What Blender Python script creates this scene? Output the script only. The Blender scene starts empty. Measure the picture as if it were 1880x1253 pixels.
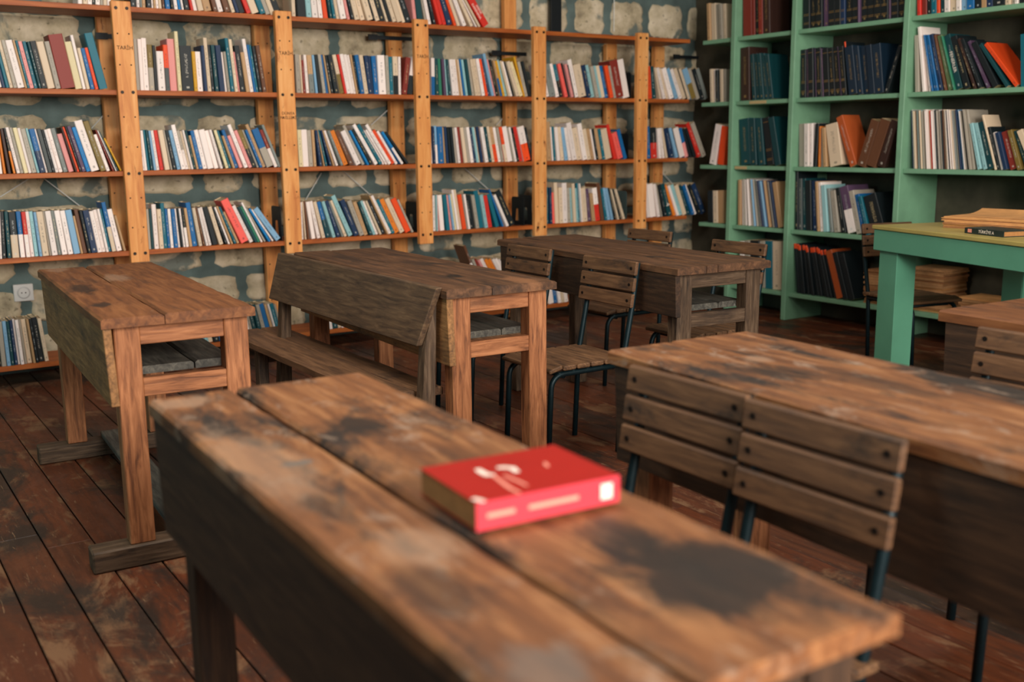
import bpy, bmesh, math, random
import numpy as np
from mathutils import Vector, Matrix

random.seed(7)
SC = bpy.context.scene
COL = SC.collection

# ------------------------------------------------------------------ camera, light, exposure
FPX, YAW, PITCH, ROLL = 1924.03, -0.5827, 0.1891, -0.0105
CX, CY, CZ = -1.4346, -5.8122, 1.2354
def cam_axes():
    cy, sy = math.cos(YAW), math.sin(YAW)
    F = np.array([-sy*math.cos(PITCH), cy*math.cos(PITCH), -math.sin(PITCH)])
    R0 = np.array([cy, sy, 0.0]); U0 = np.cross(R0, F)
    c, s = math.cos(ROLL), math.sin(ROLL)
    return c*R0+s*U0, -s*R0+c*U0, F
RA, UA, FA = cam_axes()
CP = np.array([CX, CY, CZ])
cd = bpy.data.cameras.new('camera'); cam = bpy.data.objects.new('camera', cd); COL.objects.link(cam)
cd.sensor_width = 36; cd.sensor_fit = 'HORIZONTAL'; cd.lens = 36*FPX/1880
cd.clip_start = 0.05
cam.matrix_world = Matrix(((RA[0], UA[0], -FA[0], CX), (RA[1], UA[1], -FA[1], CY), (RA[2], UA[2], -FA[2], CZ), (0, 0, 0, 1)))
cd.dof.use_dof = True; cd.dof.focus_distance = 3.9; cd.dof.aperture_fstop = 2.4
SC.camera = cam

def ray(p):
    return FA + RA*(p[0]-940)/FPX - UA*(p[1]-626.5)/FPX
def on(p, axis, val):
    d = ray(p); t = (val-CP[axis])/d[axis]
    return CP+t*d
def proj(P):
    d = np.array(P)-CP
    return 940+FPX*(d@RA)/(d@FA), 626.5-FPX*(d@UA)/(d@FA)

def srgb(r, g, b):
    f = lambda c: (c/255)/12.92 if c/255 <= 0.04045 else ((c/255+0.055)/1.055)**2.4
    return (f(r), f(g), f(b), 1.0)

W = bpy.data.worlds.new('world'); SC.world = W; W.use_nodes = True
W.node_tree.nodes['Background'].inputs[0].default_value = (0.45, 0.72, 0.80, 1)
W.node_tree.nodes['Background'].inputs[1].default_value = 0.6
SC.view_settings.view_transform = 'Standard'; SC.view_settings.look = 'None'
SC.view_settings.gamma = 1.0; SC.view_settings.exposure = 0.0
SC.view_settings.use_curve_mapping = False

def area(name, loc, target, sx, sy, power, color):
    l = bpy.data.lights.new(name, 'AREA'); l.shape = 'RECTANGLE'; l.size = sx; l.size_y = sy
    l.energy = power; l.color = color
    o = bpy.data.objects.new(name, l); COL.objects.link(o); o.location = loc
    d = Vector(target)-Vector(loc); o.rotation_euler = d.to_track_quat('-Z', 'Y').to_euler()
    return o
# the two ceiling lamps over the desks
area('ceiling_lamp', (-.75, -3.5, 3.33), (-.75, -2.6, 0), 1.3, .5, 70, (1.0, 0.89, 0.78))
area('ceiling_lamp_second', (1.9, -3.3, 3.33), (1.9, -2.5, 0), 1.3, .5, 34, (1.0, 0.89, 0.78))
# daylight entering through the windows of the wall behind the camera
area('daylight_window_front', (-.6, -8.30, 2.2), (-.9, 0, .95), 1.7, 1.7, 330, (1.0, 0.90, 0.81))
area('daylight_window_front_second', (2.0, -8.30, 2.2), (1.4, 0, .95), 1.7, 1.7, 120, (1.0, 0.90, 0.81))
area('teal_fill_left', (-4.30, -2.6, 2.0), (0, -2.2, .9), 1.6, 1.7, 30, (0.45, 0.92, 1.0))  # added teal fill by the left wall, there to tint the shadows

# ------------------------------------------------------------------ mesh helpers
class MB:
    def __init__(self): self.v = []; self.f = []
    def box(self, x0, x1, y0, y1, z0, z1, M=None):
        n = len(self.v)
        P = [(x0,y0,z0),(x1,y0,z0),(x1,y1,z0),(x0,y1,z0),(x0,y0,z1),(x1,y0,z1),(x1,y1,z1),(x0,y1,z1)]
        if M is not None: P = [tuple(M @ Vector(p)) for p in P]
        self.v += P
        self.f += [tuple(n+i for i in q) for q in ((0,3,2,1),(4,5,6,7),(0,1,5,4),(1,2,6,5),(2,3,7,6),(3,0,4,7))]
        return self
    def hexa(self, P):
        n = len(self.v); self.v += [tuple(p) for p in P]
        self.f += [tuple(n+i for i in q) for q in ((0,3,2,1),(4,5,6,7),(0,1,5,4),(1,2,6,5),(2,3,7,6),(3,0,4,7))]
        return self
    def tube(self, pts, r, n=8, cap=True):
        pts = [Vector(p) for p in pts]; base = len(self.v); N = len(pts)
        up = None
        for i, p in enumerate(pts):
            t = (pts[min(i+1, N-1)]-pts[max(i-1, 0)]).normalized()
            if up is None:
                a = Vector((0,0,1)) if abs(t.z) < .9 else Vector((1,0,0))
                up = t.cross(a).normalized()
            up = (up - t*up.dot(t)).normalized(); s = t.cross(up)
            rr = r[i] if isinstance(r, (list, tuple)) else r
            for k in range(n):
                a = 2*math.pi*k/n
                self.v.append(tuple(p + up*rr*math.cos(a) + s*rr*math.sin(a)))
        for i in range(N-1):
            for k in range(n):
                a = base+i*n+k; b = base+i*n+(k+1) % n
                self.f.append((a, b, b+n, a+n))
        if cap:
            self.f.append(tuple(base+k for k in reversed(range(n))))
            self.f.append(tuple(base+(N-1)*n+k for k in range(n)))
        return self
    def disc(self, c, nrm, r, h, n=10):
        c = Vector(c); nrm = Vector(nrm).normalized()
        return self.tube([c, c+nrm*h], r, n)
    def poly(self, ring, off):
        n = len(self.v); k = len(ring); off = Vector(off)
        self.v += [tuple(p) for p in ring] + [tuple(Vector(p)+off) for p in ring]
        self.f.append(tuple(range(n+k-1, n-1, -1))); self.f.append(tuple(range(n+k, n+2*k)))
        for i in range(k):
            j = (i+1) % k; self.f.append((n+i, n+j, n+k+j, n+k+i))
        return self
    def mesh(self, name):
        m = bpy.data.meshes.new(name); m.from_pydata(self.v, [], self.f); m.update()
        bm = bmesh.new(); bm.from_mesh(m); bmesh.ops.recalc_face_normals(bm, faces=bm.faces[:]); bm.to_mesh(m); bm.free()
        return m
    def build(self, name, mat, parent=None, bevel=0, smooth=False, seg=1):
        m = self.mesh(name)
        if bevel:
            bm = bmesh.new(); bm.from_mesh(m)
            bmesh.ops.bevel(bm, geom=bm.edges[:], offset=bevel, segments=seg, affect='EDGES', clamp_overlap=True)
            bm.to_mesh(m); bm.free()
        return link(name, m, mat, parent, smooth)

def link(name, m, mat, parent=None, smooth=False):
    if mat is not None:
        m.materials.clear(); m.materials.append(mat)
    if smooth: m.polygons.foreach_set('use_smooth', [True]*len(m.polygons))
    o = bpy.data.objects.new(name, m); COL.objects.link(o)
    if parent is not None: o.parent = parent
    return o

def empty(name, loc=(0,0,0), rz=0):
    o = bpy.data.objects.new(name, None); COL.objects.link(o); o.location = loc; o.rotation_euler = (0,0,rz)
    o.empty_display_size = .1
    return o
def tag(o, label=None, cat=None, group=None, kind=None):
    if label: o['label'] = label
    if cat: o['category'] = cat
    if group: o['group'] = group
    if kind: o['kind'] = kind
    return o
def copy_tree(o, parent=None):
    c = o.copy(); COL.objects.link(c); c.parent = parent
    for ch in list(o.children): copy_tree(ch, c)
    return c

def rough_plank(mb, x0, x1, y0, y1, z0, z1, axis='y', segs=14, jit=.0025, rnd=random):
    """a board whose long edges wander a little, as old sawn wood does"""
    prev = None
    a0, a1 = (y0, y1) if axis == 'y' else (x0, x1)
    b0, b1 = (x0, x1) if axis == 'y' else (y0, y1)
    base = len(mb.v); ch = min(.006, (z1-z0)*.3)
    for i in range(segs+1):
        a = a0+(a1-a0)*i/segs
        j = [rnd.uniform(-jit, jit) for _ in range(4)]
        ring = [(b0+j[0], z0), (b1+j[1], z0), (b1+j[1], z1-ch), (b1-ch*1.3+j[1]+j[2], z1+j[2]*.5), (b0+ch*1.3+j[0]-j[3], z1+j[3]*.5), (b0+j[0], z1-ch)]
        if i in (0, segs):
            e = rnd.uniform(-jit, jit); a += e
        for (b, z) in ring:
            mb.v.append((b, a, z) if axis == 'y' else (a, b, z))
    k = 6
    for i in range(segs):
        for q in range(k):
            A = base+i*k+q; B = base+i*k+(q+1) % k
            mb.f.append((A, B, B+k, A+k))
    mb.f.append(tuple(base+q for q in range(k))); mb.f.append(tuple(base+segs*k+q for q in reversed(range(k))))
    return mb

# ------------------------------------------------------------------ materials
def new_mat(name):
    m = bpy.data.materials.new(name); m.use_nodes = True
    nt = m.node_tree; b = nt.nodes['Principled BSDF']
    return m, nt, b
def N(nt, t, **kw):
    n = nt.nodes.new(t)
    for k, v in kw.items(): setattr(n, k, v)
    return n
def ramp(nt, fac, stops, interp='LINEAR'):
    r = N(nt, 'ShaderNodeValToRGB'); r.color_ramp.interpolation = interp
    cr = r.color_ramp
    while len(cr.elements) < len(stops): cr.elements.new(.5)
    for e, (p, c) in zip(cr.elements, stops):
        e.position = p; e.color = c if len(c) == 4 else (*c, 1)
    nt.links.new(fac, r.inputs[0]); return r.outputs[0]
def mix(nt, fac, a, b, mode='MIX'):
    n = N(nt, 'ShaderNodeMix', data_type='RGBA', blend_type=mode)
    for s, v in ((n.inputs[0], fac), (n.inputs[6], a), (n.inputs[7], b)):
        if hasattr(v, 'is_linked') or hasattr(v, 'links'): nt.links.new(v, s)
        else: s.default_value = v
    return n.outputs[2]
def coords(nt, scale=(1,1,1), world=False, rand=True):
    if world:
        src = N(nt, 'ShaderNodeNewGeometry').outputs['Position']
    else:
        src = N(nt, 'ShaderNodeTexCoord').outputs['Object']
    if rand:
        oi = N(nt, 'ShaderNodeObjectInfo'); mul = N(nt, 'ShaderNodeMath', operation='MULTIPLY'); mul.inputs[1].default_value = 37.0
        nt.links.new(oi.outputs['Random'], mul.inputs[0])
        add = N(nt, 'ShaderNodeVectorMath', operation='ADD'); nt.links.new(src, add.inputs[0]); nt.links.new(mul.outputs[0], add.inputs[1])
        src = add.outputs[0]
    mp = N(nt, 'ShaderNodeMapping'); mp.inputs['Scale'].default_value = scale
    nt.links.new(src, mp.inputs[0]); return mp.outputs[0]
def noise(nt, vec, scale, detail=5, rough=.55, dist=0):
    n = N(nt, 'ShaderNodeTexNoise'); n.inputs['Scale'].default_value = scale; n.inputs['Detail'].default_value = detail
    n.inputs['Roughness'].default_value = rough; n.inputs['Distortion'].default_value = dist
    nt.links.new(vec, n.inputs['Vector']); return n.outputs['Fac']
def bump(nt, b, h, strength=.3, dist=.003):
    n = N(nt, 'ShaderNodeBump'); n.inputs['Strength'].default_value = strength; n.inputs['Distance'].default_value = dist
    nt.links.new(h, n.inputs['Height']); nt.links.new(n.outputs[0], b.inputs['Normal'])

STR = {'x': (1, 11, 11), 'y': (11, 1, 11), 'z': (11, 11, 1)}
def wood(name, light, mid, dark, axis='y', grain=6, stain=None, stain_amt=(.52, .68), stain_scale=2.2, scuff=None, scuff_amt=(.62, .72), rough=.62, bmp=.35, world=False):
    m, nt, b = new_mat(name)
    v = coords(nt, STR[axis], world=world)
    g = noise(nt, v, grain, 7, .62, .6)
    c = ramp(nt, g, [(.30, dark), (.50, mid), (.68, light)])
    sx = {'x': (.38, 1, 1), 'y': (1, .38, 1), 'z': (1, 1, .38)}[axis]
    if stain:
        s = noise(nt, coords(nt, sx, world=world), stain_scale*2.4, 8, .68, .35)
        c = mix(nt, ramp(nt, s, [(stain_amt[0], (0,0,0)), (stain_amt[1], (1,1,1))]), c, stain)
    if scuff:
        s2 = noise(nt, coords(nt, tuple(k*1.7+.3 for k in sx), world=world), stain_scale*3.6, 9, .74, .5)
        c = mix(nt, ramp(nt, s2, [(scuff_amt[0], (0,0,0)), (scuff_amt[1], (.8,.8,.8))]), c, scuff)
    nt.links.new(c, b.inputs['Base Color'])
    b.inputs['Roughness'].default_value = rough
    b.inputs['Specular IOR Level'].default_value = .35
    bump(nt, b, g, bmp)
    return m
def spots(name, base, marks):
    """copy of a wood with stains and scuffs of their own shape; marks: (x, y, rx, ry, colour, amount) in the desk's own coordinates"""
    m = M[base].copy(); m.name = name; nt = m.node_tree; b = nt.nodes['Principled BSDF']
    c = b.inputs['Base Color'].links[0].from_socket
    tc = N(nt, 'ShaderNodeTexCoord').outputs['Object']
    mp = N(nt, 'ShaderNodeMapping'); mp.inputs['Scale'].default_value = (1.6, .7, 1); nt.links.new(tc, mp.inputs[0])
    nz = noise(nt, mp.outputs[0], 15, 9, .74, .7)
    for (x, y, rx, ry, col, amt) in marks:
        a = N(nt, 'ShaderNodeVectorMath', operation='SUBTRACT'); nt.links.new(tc, a.inputs[0]); a.inputs[1].default_value = (x, y, 0)
        q = N(nt, 'ShaderNodeVectorMath', operation='MULTIPLY'); nt.links.new(a.outputs[0], q.inputs[0]); q.inputs[1].default_value = (1/rx, 1/ry, 0)
        l = N(nt, 'ShaderNodeVectorMath', operation='LENGTH'); nt.links.new(q.outputs[0], l.inputs[0])
        d = N(nt, 'ShaderNodeMath', operation='SUBTRACT'); nt.links.new(nz, d.inputs[0]); 
        k = N(nt, 'ShaderNodeMath', operation='MULTIPLY'); nt.links.new(l.outputs['Value'], k.inputs[0]); k.inputs[1].default_value = .5
        nt.links.new(k.outputs[0], d.inputs[1])
        c = mix(nt, ramp(nt, d.outputs[0], [(.0, (0,0,0)), (.22, (amt,)*3)]), c, col)
    nt.links.new(c, b.inputs['Base Color']); return m
def plain(name, col, rough=.6, metal=0, nz=.0, scale=20, bmp=0, spec=.5):
    m, nt, b = new_mat(name)
    if nz:
        f = noise(nt, coords(nt), scale, 6, .6)
        lo = tuple(c*(1-nz) for c in col[:3])+(1,); hi = tuple(min(1, c*(1+nz)) for c in col[:3])+(1,)
        nt.links.new(ramp(nt, f, [(.3, lo), (.7, hi)]), b.inputs['Base Color'])
        if bmp: bump(nt, b, f, bmp, .002)
    else: b.inputs['Base Color'].default_value = col
    b.inputs['Roughness'].default_value = rough; b.inputs['Metallic'].default_value = metal
    b.inputs['Specular IOR Level'].default_value = spec
    return m

M = {}
def W3(name, L, Mi, D, k=1.0, **kw):
    f = lambda c: tuple(x*k for x in c[:3])+(1,)
    for q in ('stain', 'scuff'):
        if kw.get(q): kw[q] = f(kw[q])
    M[name] = wood(name, f(srgb(*L)), f(srgb(*Mi)), f(srgb(*D)), **kw)
for ax in 'xyz':
    W3('old_top_'+ax, (198,140,90), (158,102,60), (108,68,42), axis=ax, stain=srgb(58,47,40), stain_amt=(.50,.61), stain_scale=2.6, scuff=srgb(196,168,144), scuff_amt=(.55,.68), grain=4, bmp=.12, k=0.60)
    W3('warm_top_'+ax, (150,98,58), (126,78,44), (92,56,34), axis=ax, stain=srgb(66,50,40), stain_amt=(.56,.70), stain_scale=2.4, scuff=srgb(176,150,128), scuff_amt=(.66,.78), grain=4, bmp=.12, k=0.85)
    W3('brown_top_'+ax, (138,98,68), (106,74,50), (70,50,38), axis=ax, stain=srgb(56,46,40), stain_amt=(.52,.68), stain_scale=2.4, scuff=srgb(156,130,106), scuff_amt=(.64,.76), grain=4, bmp=.12, k=0.66)
    W3('old_frame_'+ax, (196,134,90), (164,106,68), (102,62,40), axis=ax, stain=srgb(84,58,42), stain_amt=(.60,.74), grain=7, bmp=.6, k=0.95)
    W3('grey_frame_'+ax, (140,116,92), (104,82,62), (58,46,36), axis=ax, stain=srgb(44,38,34), stain_amt=(.56,.72), grain=7, bmp=.6, k=0.62)
    W3('panel_wood_'+ax, (172,126,80), (142,102,62), (98,70,46), axis=ax, stain=srgb(62,52,42), stain_amt=(.52,.70), scuff=srgb(150,128,104), scuff_amt=(.70,.78), k=1.0)
    W3('dark_panel_'+ax, (104,76,54), (80,58,42), (52,40,32), axis=ax, stain=srgb(44,38,33), stain_amt=(.5,.72), scuff=srgb(140,120,100), scuff_amt=(.72,.80), k=0.6)
    W3('bench_back_'+ax, (124,98,72), (98,76,56), (64,50,40), axis=ax, stain=srgb(50,44,38), stain_amt=(.52,.72), scuff=srgb(170,154,136), scuff_amt=(.74,.80), k=0.78)
    W3('bench_seat_'+ax, (138,104,74), (112,82,58), (78,58,44), axis=ax, stain=srgb(60,50,42), stain_amt=(.56,.72), scuff=srgb(160,138,114), scuff_amt=(.68,.78), grain=4, bmp=.12)
    W3('ledge_'+ax, (120,116,104), (92,90,82), (58,56,52), axis=ax, stain=srgb(50,50,48), scuff=srgb(170,170,160), scuff_amt=(.62,.74), k=0.8)
    W3('pine_'+ax, (240,178,112), (226,154,86), (190,112,58), axis=ax, grain=2.2, stain=srgb(136,68,28), stain_amt=(.62,.72), stain_scale=7, rough=.5, bmp=.12)
W3('shelf_board', (184,104,48), (166,86,34), (130,64,26), axis='x', grain=3, rough=.5, bmp=.15)
W3('slat_wood', (142,104,72), (118,84,57), (92,66,48), axis='y', stain=srgb(52,44,38), stain_amt=(.55,.70), stain_scale=4, grain=7, k=0.66)
W3('seat_wood', (150,112,78), (116,84,58), (70,52,38), axis='y', stain=srgb(50,44,38), stain_amt=(.58,.72), stain_scale=4, grain=7, k=0.75)
def floor_mat():
    m, nt, b = new_mat('floor_plank')
    oi = N(nt, 'ShaderNodeObjectInfo')
    base = ramp(nt, oi.outputs['Random'], [(0, srgb(84,44,26)), (.5, srgb(110,56,30)), (1, srgb(92,54,35))])
    g = noise(nt, coords(nt, (16,1.4,16)), 3.0, 6, .6, .4)
    c = mix(nt, ramp(nt, g, [(.35, (.75,.75,.75)), (.6, (0,0,0))]), base, srgb(66,36,24))
    w = coords(nt, (1,.55,1), world=True, rand=False); wr = coords(nt, (1,.5,1), world=True)
    a = noise(nt, wr, 4.2, 9, .72, .6)
    c = mix(nt, ramp(nt, a, [(.53, (0,0,0)), (.60, (.85,.85,.85))]), c, srgb(128,94,66))
    d = noise(nt, w, 2.6, 8, .70, .5)
    c = mix(nt, ramp(nt, d, [(.50, (0,0,0)), (.60, (.9,.9,.9))]), c, srgb(44,36,31))
    k = noise(nt, coords(nt, (60,5,60), world=True), 1.6, 4, .7, 1.2)
    c = mix(nt, ramp(nt, k, [(.63, (0,0,0)), (.68, (.55,.55,.55))]), c, srgb(160,126,94))
    nt.links.new(c, b.inputs['Base Color']); b.inputs['Specular IOR Level'].default_value = .35
    nt.links.new(ramp(nt, a, [(.4, (.42,.42,.42)), (.65, (.7,.7,.7))]), b.inputs['Roughness'])
    bump(nt, b, g, .15); return m
M['floor_plank'] = floor_mat()
M['chair_metal'] = plain('chair_metal', srgb(18, 40, 46), .45, .5, .25, 30)
M['bolt'] = plain('bolt', srgb(42, 36, 32), .45, .7)
M['hole'] = plain('hole', srgb(40, 26, 16), .8)
M['black_metal'] = plain('black_metal', srgb(26, 32, 36), .5, .3)
M['wire'] = plain('wire', srgb(225, 228, 225), .4)
M['mortar'] = plain('mortar', srgb(92, 110, 108), .9, 0, .35, 5, .6)
M['green_paint'] = plain('green_paint', srgb(120, 168, 136), .55, 0, .10, 9, .08)
M['green_table'] = plain('green_table', srgb(92, 158, 130), .45, 0, .06, 7, .05)
M['green_top'] = plain('green_top', srgb(176, 160, 92), .42, 0, .12, 5)
M['plaster'] = plain('plaster', srgb(84, 80, 70), .9, 0, .12, 3)
M['wall_dark'] = plain('wall_dark', srgb(78, 72, 58), .9, 0, .4, 4, .4)
M['ceiling_mat'] = plain('ceiling_mat', srgb(58, 46, 36), .9)
M['floor_base'] = plain('floor_base', srgb(26, 20, 16), .9)
M['socket_white'] = plain('socket_white', srgb(226, 226, 222), .35)
M['ink'] = plain('ink', srgb(48, 28, 14), .8)
M['white_print'] = plain('white_print', srgb(240, 228, 215), .6)
M['pale_print'] = plain('pale_print', srgb(236, 150, 130), .6)
M['red_cover'] = plain('red_cover', srgb(166, 20, 10), .38, 0, .08, 12)
M['pink_spine'] = plain('pink_spine', srgb(206, 58, 72), .4)
M['pages'] = plain('pages', srgb(176, 124, 72), .85, 0, .18, 60)
M['window_frame'] = plain('window_frame', srgb(200, 196, 186), .5)

def stone_mat():
    m, nt, b = new_mat('stone')
    v = coords(nt, (1,1,1), world=True, rand=False)
    a = noise(nt, v, 6, 8, .65)
    c = ramp(nt, a, [(.30, srgb(136,124,102)), (.48, srgb(196,182,152)), (.68, srgb(230,216,190))])
    s = noise(nt, v, 3.2, 6, .6, .4)
    c = mix(nt, ramp(nt, s, [(.56, (0,0,0)), (.62, (.9,.9,.9))]), c, srgb(104,118,114))
    k = noise(nt, v, 34, 3, .5)
    c = mix(nt, ramp(nt, k, [(.64, (0,0,0)), (.72, (.6,.6,.6))]), c, srgb(92,84,66))
    nt.links.new(c, b.inputs['Base Color']); b.inputs['Roughness'].default_value = .95
    bump(nt, b, a, .8, .012); return m
M['stone'] = stone_mat()

def book_mat():
    m, nt, b = new_mat('book_cover')
    A = lambda n: N(nt, 'ShaderNodeAttribute', attribute_name=n)
    c1, c2, tx = A('Col'), A('ColLow'), A('Ink')
    uv = N(nt, 'ShaderNodeUVMap'); sep = N(nt, 'ShaderNodeSeparateXYZ'); nt.links.new(uv.outputs[0], sep.inputs[0])
    def math_(op, a, bb):
        n = N(nt, 'ShaderNodeMath', operation=op)
        for i, v in enumerate((a, bb)):
            if isinstance(v, (int, float)): n.inputs[i].default_value = v
            else: nt.links.new(v, n.inputs[i])
        return n.outputs[0]
    low = math_('LESS_THAN', sep.outputs[1], c2.outputs['Alpha'])
    col = mix(nt, low, c1.outputs['Color'], c2.outputs['Color'])
    # lettering too small to read: broken marks running along the spine
    pos = coords(nt, (150, 150, 260), world=True, rand=False)
    nz = noise(nt, pos, 1.0, 1, .5)
    mk = math_('GREATER_THAN', nz, .54)
    u0 = math_('GREATER_THAN', sep.outputs[0], .38); u1 = math_('LESS_THAN', sep.outputs[0], .62)
    v0 = math_('GREATER_THAN', sep.outputs[1], .30); v1 = math_('LESS_THAN', sep.outputs[1], .82)
    mk = math_('MULTIPLY', mk, math_('MULTIPLY', math_('MULTIPLY', u0, u1), math_('MULTIPLY', v0, v1)))
    w0 = math_('MULTIPLY', math_('GREATER_THAN', sep.outputs[1], .055), math_('LESS_THAN', sep.outputs[1], .10))
    mk = math_('MAXIMUM', mk, math_('MULTIPLY', w0, math_('MULTIPLY', u0, u1)))
    mk = math_('MULTIPLY', mk, tx.outputs['Alpha'])
    col = mix(nt, mk, col, tx.outputs['Color'])
    nt.links.new(col, b.inputs['Base Color']); b.inputs['Roughness'].default_value = .5
    b.inputs['Specular IOR Level'].default_value = .4
    return m
M['book'] = book_mat()

# ------------------------------------------------------------------ the room
XG = 4.041           # front plane of the green bookcase
BAY = 0.88           # distance between the pine posts
DZ = .757            # desk height
WALLY = .44
XL, XR, YF, ZC = -4.35, 4.42, -8.35, 3.4

fl = MB().box(XL, XR, YF, WALLY+.02, -.08, -.022).build('floor', M['floor_base']); tag(fl, kind='structure')
rnd = random.Random(3)
x = -2.84
while x < XR-.05:
    w = .135
    y = -6.6+rnd.uniform(-.9, 0)
    while y < WALLY:
        L = rnd.uniform(1.3, 2.3); y1 = min(y+L, WALLY)
        z = rnd.uniform(-.0025, .0)
        MB().box(x+.0022, x+w-.0022, y+.002, y1-.002, -.022, z).build('plank', M['floor_plank'], fl, bevel=.0022)
        y = y1
    x += w

tag(MB().box(XL, XR, YF, WALLY, ZC, ZC+.1).build('ceiling', M['ceiling_mat']), kind='structure')
wb = MB().box(XL, XR+.1, WALLY, WALLY+.2, -.08, ZC).build('wall_back', M['mortar']); tag(wb, kind='structure')
rnd = random.Random(21)
z = .02
while z < 2.75:
    h = rnd.uniform(.19, .27)
    x = -2.55+rnd.uniform(-.3, 0)
    while x < XR:
        w = rnd.uniform(.24, .58)
        if x+w > -2.5:
            cx, cz = x+w/2, z+h/2; ring = []; n = 28
            for k in range(n):
                a = 2*math.pi*k/n
                ca, sa = math.cos(a), math.sin(a)
                p = 7.0
                r = (abs(ca)**p+abs(sa)**p)**(-1/p)
                ring.append((cx+ca*r*w*.5*rnd.uniform(.90, 1.03), cz+sa*r*h*.5*rnd.uniform(.86, 1.04)))
            mb = MB(); pr = rnd.uniform(.006, .02)
            mb.v = [(a, WALLY+.01, b_) for a, b_ in ring]+[(cx+(a-cx)*.93, WALLY-pr*.7, cz+(b_-cz)*.9) for a, b_ in ring]+[(cx+(a-cx)*.8, WALLY-pr, cz+(b_-cz)*.74) for a, b_ in ring]
            for q in range(2):
                for k in range(n):
                    j = (k+1) % n; mb.f.append((q*n+k, q*n+j, q*n+n+j, q*n+n+k))
            mb.f.append(tuple(2*n+k for k in range(n)))
            mb.build('stone', M['stone'], wb, smooth=True)
        x += w+rnd.uniform(.03, .055)
    z += h+rnd.uniform(.025, .045)
tag(MB().box(XR, XR+.2, YF, WALLY, -.08, ZC).build('wall_right', M['wall_dark']), kind='structure')
# left wall and front wall with window openings
def wall_with_holes(name, axis, pos, thick, a0, a1, holes):
    mb = MB()
    def put(p0, p1, z0, z1):
        if axis == 'y': mb.box(p0, p1, pos-thick, pos, z0, z1)
        else: mb.box(pos-thick, pos, p0, p1, z0, z1)
    cur = a0
    for (h0, h1, z0, z1) in holes:
        put(cur, h0, -.08, ZC); put(h0, h1, -.08, z0); put(h0, h1, z1, ZC); cur = h1
    put(cur, a1, -.08, ZC)
    return tag(mb.build(name, M['plaster']), kind='structure')
wall_with_holes('wall_front', 'y', YF, .2, XL, XR, [(-1.45, .25, 1.35, 3.05), (1.15, 2.85, 1.35, 3.05)])
wall_with_holes('wall_left', 'x', XL, .2, YF, WALLY, [(-3.4, -1.8, 1.15, 2.85)])
def window(name, axis, pos, a0, a1, z0, z1):
    mb = MB(); t = .05
    def put(p0, p1, q0, q1):
        if axis == 'y': mb.box(p0, p1, pos-.14, pos-.09, q0, q1)
        else: mb.box(pos-.14, pos-.09, p0, p1, q0, q1)
    put(a0, a0+t, z0, z1); put(a1-t, a1, z0, z1); put(a0+t, a1-t, z0, z0+t); put(a0+t, a1-t, z1-t, z1)
    mid = (a0+a1)/2; put(mid-t/2, mid+t/2, z0+t, z1-t)
    tag(mb.build(name, M['window_frame']), kind='structure')
window('window_1', 'y', YF, -1.45, .25, 1.35, 3.05); window('window_2', 'y', YF, 1.15, 2.85, 1.35, 3.05); window('window_3', 'x', XL, -3.4, -1.8, 1.15, 2.85)

# ------------------------------------------------------------------ pine shelving along the back wall
SHZ = [1.942, 1.518, 1.097, .672, .118]       # top faces of the shelf boards
TH = .026
shelving = empty('pine_shelving', (0, 0, 0))
tag(shelving, 'long pine shelving of square posts and orange boards along the stone wall', 'shelving')
def text_mesh(body, size, mat, name, parent, MW, extrude=.0004):
    cu = bpy.data.curves.new(name, 'FONT'); cu.body = body; cu.size = size; cu.extrude = extrude
    cu.align_x = 'CENTER'; cu.align_y = 'CENTER'; cu.resolution_u = 2
    t = bpy.data.objects.new(name, cu)
    m = bpy.data.meshes.new_from_object(t); bpy.data.objects.remove(t); bpy.data.curves.remove(cu)
    m.transform(MW)
    return link(name, m, mat, parent)
FACE_Y = Matrix(((1,0,0,0),(0,0,-1,0),(0,1,0,0),(0,0,0,1)))      # text in the XZ plane that faces -Y
for k in range(-1, 5):
    px = k*BAY
    p = MB().box(px-.049, px+.049, -.002, .034, .60 if k else .61, SHZ[0]+.022).build('front_post', M['pine_z'], shelving, bevel=.003)
    for zz in SHZ[:4]:
        for s in (-1, 1):
            MB().disc((px+s*.0275, -.002, zz-TH/2), (0,-1,0), .0085, .004).build('bolt', M['bolt'], p)
    mb = MB()
    for i in range(3):
        for f in (.25, .62):
            zz = SHZ[i+1]+(SHZ[i]-SHZ[i+1])*f+.02
            for s in (-1, 1): mb.disc((px+s*.0285, -.0022, zz), (0,-1,0), .0042, .0012, 8)
    tag(mb.build('screw_holes', M['hole'], p), kind='stuff')
    if 0 <= k < 3:
        zz = on(((228, 88), (522, 98), (775, 104))[k], 1, 0)[2]
        text_mesh('TAR\u0130H', .027, M['ink'], 'lettering', p, Matrix.Translation((px+.003, -.003, zz)) @ FACE_Y)
    if k == 1:
        zz = on((528, 208.5), 1, 0)[2]
        text_mesh('D\u00dcNYA', .022, M['ink'], 'lettering', p, Matrix.Translation((px, -.003, zz)) @ FACE_Y)
        text_mesh('NU\u0130LLER\u0130', .022, M['ink'], 'lettering', p, Matrix.Translation((px, -.003, zz-.024)) @ FACE_Y)
for k in range(-1, 6):
    px = k*BAY if k < 5 else 3.98
    p = MB().box(px-.048, px+.048, .345, .39, 0, 2.7 if k < 4 else SHZ[0]-TH).build('rear_post', M['pine_z'], shelving, bevel=.003)
    mb = MB()
    for i in range(4):
        for f in (.3, .7):
            zz = SHZ[i+1]+(SHZ[i]-SHZ[i+1])*f
            for s in (-1, 1): mb.disc((px+s*.028, .3448, zz), (0,-1,0), .0045, .0012, 8)
    tag(mb.build('screw_holes', M['hole'], p), kind='stuff')
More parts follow.
